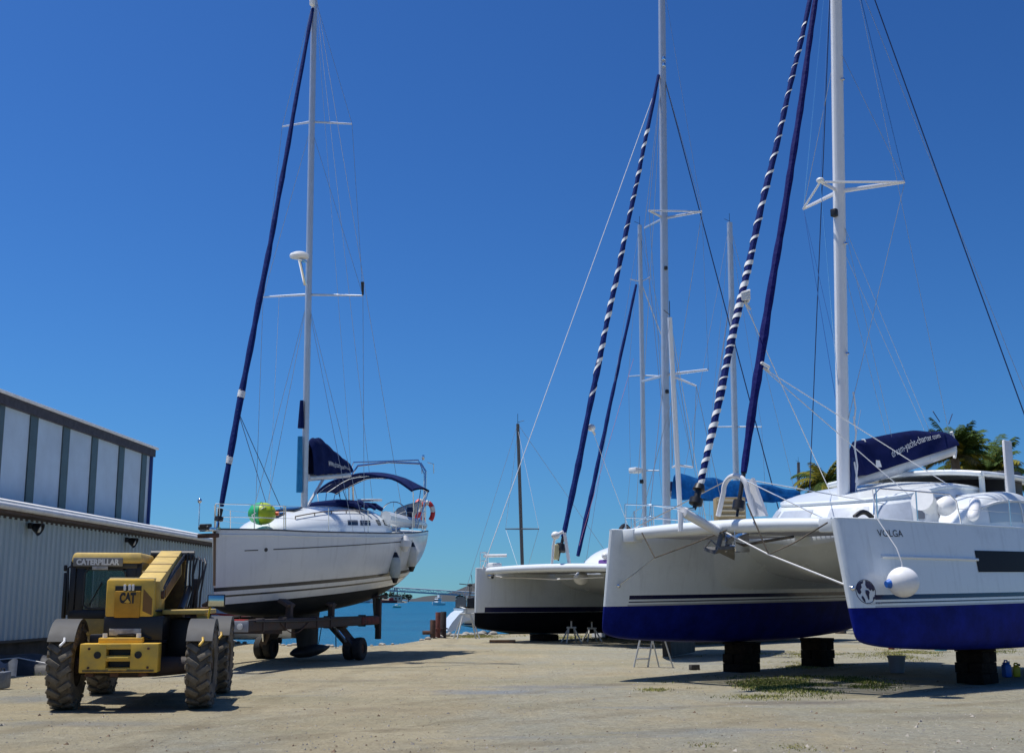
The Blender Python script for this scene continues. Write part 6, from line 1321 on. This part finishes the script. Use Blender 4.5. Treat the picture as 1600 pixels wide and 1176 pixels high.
# ------------------------------------------------------------------ boats on the water
def small_boat(px, Y, L, label, kind):
    o = thing('moored_boat', label, 'boat', loc=(gx(px, Y), Y, WATERZ), rz=1.1 if Y < 800 else .35)
    return o
o = small_boat(676, 560, 9, 'white motor yacht moored out on the lagoon with a tall wheelhouse and thin mast', 0)
Hm = Hull([0, .6, 2, 5, 8, 9.5], [.05, .6, 1.2, 1.6, 1.6, 1.4], [1.5, 1.4, 1.25, 1.1, 1.05, 1.05], [-.1, -.3, -.4, -.4, -.3, -.2]); Hm.build('hull', mat('moored_white', (.8, .8, .78), .4), o); Hm.deck('deck', GEL, o)
MB().box((4.6, 0, 2.0), (3.2, 2.2, 1.9), bev=.15, taper=.85).build('wheelhouse', GEL, o); MB().box((4.6, 0, 2.2), (3.22, 2.0, .6), bev=.05).build('window_band', GLASSD, o); MB().box((5, 0, 3.5), (2.4, 1.8, .12), bev=.03).box((5.4, 0, 4.0), (.9, 1.2, 1.0), bev=.1).build('flybridge', GEL, o)
MB().cyl((4.2, 0, 2.9), (4.2, 0, 5.6), .12, .05, 8).build('mast', WHITEP, o); MB().cyl((8, 0, 1), (8.2, 0, 4.8), .09, .05, 8).build('aft_mast', ALU, o); MB().tube([(7.9, .9, 1), (7.9, .9, 2.4), (9.2, .9, 2.4)], .07, 6).build('davit', STEEL, o)
o = small_boat(614, 400, 4, 'small pale green boat low on the water in front of the far shore', 0)
Hm = Hull([0, .3, 1.2, 3, 4], [.04, .35, .7, .8, .7], [.62, .58, .5, .45, .45], [-.1]*5); Hm.build('hull', mat('pale_green_paint', (.3, .6, .45), .4), o); MB().box((2.2, 0, .75), (.9, .8, .6), bev=.08).build('console', WHITEP, o); MB().box((4.05, 0, .5), (.25, .3, .5), bev=.06).build('outboard', MATS['pale_green_paint'], o)
o = small_boat(596, 860, 11, 'red hulled boat on the far shore between the yacht rudder and the gantry pylon', 0)
Hm = Hull([0, .6, 2, 8, 11], [.05, .8, 1.5, 1.7, 1.5], [2.2, 2.1, 2, 1.9, 1.9], [-.2]*5); Hm.build('hull', REDP, o); MB().box((7, 0, 2.6), (3, 2, 1.5), bev=.1).build('wheelhouse', REDP, o)
o = thing('launch', 'white launch with a red gunwale at the water edge, seen under the yacht bow', 'launch', loc=(gx(349, 45)-1.1, 45.3, .35), rz=.15)
Hm = Hull([0, .2, .8, 2, 3.2, 3.8], [.03, .3, .6, .8, .8, .7], [.75, .72, .68, .62, .6, .6], [-.05, -.15, -.2, -.22, -.2, -.15]); Hm.build('hull', mat('dinghy_white', (.75, .76, .76), .4), o); MB().tube(Hm.edge(-1, 0, 3.8, 14), .06, 7).tube(Hm.edge(1, 0, 3.8, 14), .06, 7).build('gunwale', REDP, o)
mb = MB(); mb.grid(lambda x, w: V((x, w*.75, .62+.42*(1-w*w)*sin(pi*min(1, max(0, (x-.3)/3.4)))**.7)), lin(.3, 3.7, 12), lin(-1, 1, 9)); mb.build('boat_cover', mat('pale_cover', (.6, .62, .6), .7, var=.2), o)
for x in (.8, 3.0): MB().box((x, 0, -.25), (.2, 1.0, .22), bev=.02).build('chock', WOODT, o)
# ------------------------------------------------------------------ palms and the brown post
FRO = [mat('palm_green', (.06, .10, .02), .75, var=.3, scale=2, spec=.15), mat('palm_yellow', (.20, .18, .02), .75, var=.3, scale=2, spec=.15), mat('palm_dead', (.10, .085, .03), .85, var=.3, spec=.1)]
def palm(x, y, h, r, label, seed, nf=26, yel=.25, droop=1.0, up=0.2):
    o = thing('palm_tree', label, 'palm', loc=(x, y, 0), rz=seed*.7, group='palms behind the catamaran'); R_ = random.Random(seed)
    pts = [(.25*sin(k*.35+seed), .2*sin(k*.3), h*k/9) for k in range(10)]
    MB().tube(pts, [.26-.012*k for k in range(10)], 10).build('trunk', mat('palm_trunk', (.14, .11, .085), .9, var=.4, scale=5, bump=.6, bscale=7), o); c = V(pts[-1]); mb = MB()
    for f in range(nf):
        az = f*2.399+R_.uniform(-.2, .2); el = R_.uniform(up-.5, 1.25); L = r*R_.uniform(.75, 1.1); m = 1 if R_.random() < yel else 0
        if el < up-.25: m = 2 if R_.random() < .5 else 1
        d = V((cos(az)*cos(el), sin(az)*cos(el), sin(el))); rach = []; p = c.copy(); step = L/12
        for i in range(13): rach.append(p.copy()); p = p+d*step; d = (d+V((0, 0, -.10*droop*(.4+i*.12)))).normalized()
        mb.tube(rach, [.035*(1-i/14) for i in range(13)], 5, m)
        for i in range(1, 13):
            t_ = (rach[i]-rach[i-1]).normalized(); s_ = t_.cross(V((0, 0, 1)))
            s_ = s_.normalized() if s_.length > .05 else V((1, 0, 0))
            for q in range(4):
                b = rach[i-1].lerp(rach[i], q/4)
                for sg in (-1, 1):
                    ll = L*.27*sin(pi*min(1, (i+.6)/14))**.6*R_.uniform(.8, 1.15); dr = (s_*sg*.75+t_*.6+V((0, 0, -.35+R_.uniform(-.2, .15)))).normalized(); w = t_*.028*(r/2.2)
                    e = b+dr*ll+V((0, 0, -ll*.15)); mid = b+dr*ll*.5
                    mb.add([b-w*.5, b+w*.5, mid+w, mid-w, e], [(0, 1, 2, 3), (3, 2, 4)], m)
    mb.build('crown', FRO, o, fix=False)
palm(gx(1512, 46), 46, 6.9, 1.6, 'dense dark green palm with upright fronds just behind the navy sail cover end', 3, 60, .08, .8, .55)
palm(gx(1566, 52), 52, 6.7, 2.1, 'yellowish palm with long arching fronds right of the dark dense palm', 5, 44, .3, .9, .4)
palm(gx(1306, 58), 58, 7.0, 1.8, 'palm mostly hidden by the white mast, with dry drooping fronds', 8, 34, .35, 1.2, .2)
o = thing('brown_pylon', 'square brown post standing behind the end of the navy sail cover', 'post', loc=(gx(1474, 44), 44, 0)); MB().box((0, 0, 3.05), (.32, .32, 6.1), bev=.02).build('post', mat('brown_post_paint', (.11, .045, .03), .6, var=.3), o); MB().box((0, 0, 6.14), (.4, .4, .08), bev=.02).build('post_cap', DGREY, o)

q = G(1085, 1046); o = thing('concrete_block', 'small dark concrete block lying alone on the gravel right of the step ladder', 'block', loc=(q.x, q.y, 0), rz=.4)
MB().box((0, 0, .06), (.22, .14, .12), bev=.012).build('block', mat('dark_block', (.07, .065, .06), .9, var=.4, scale=12), o)
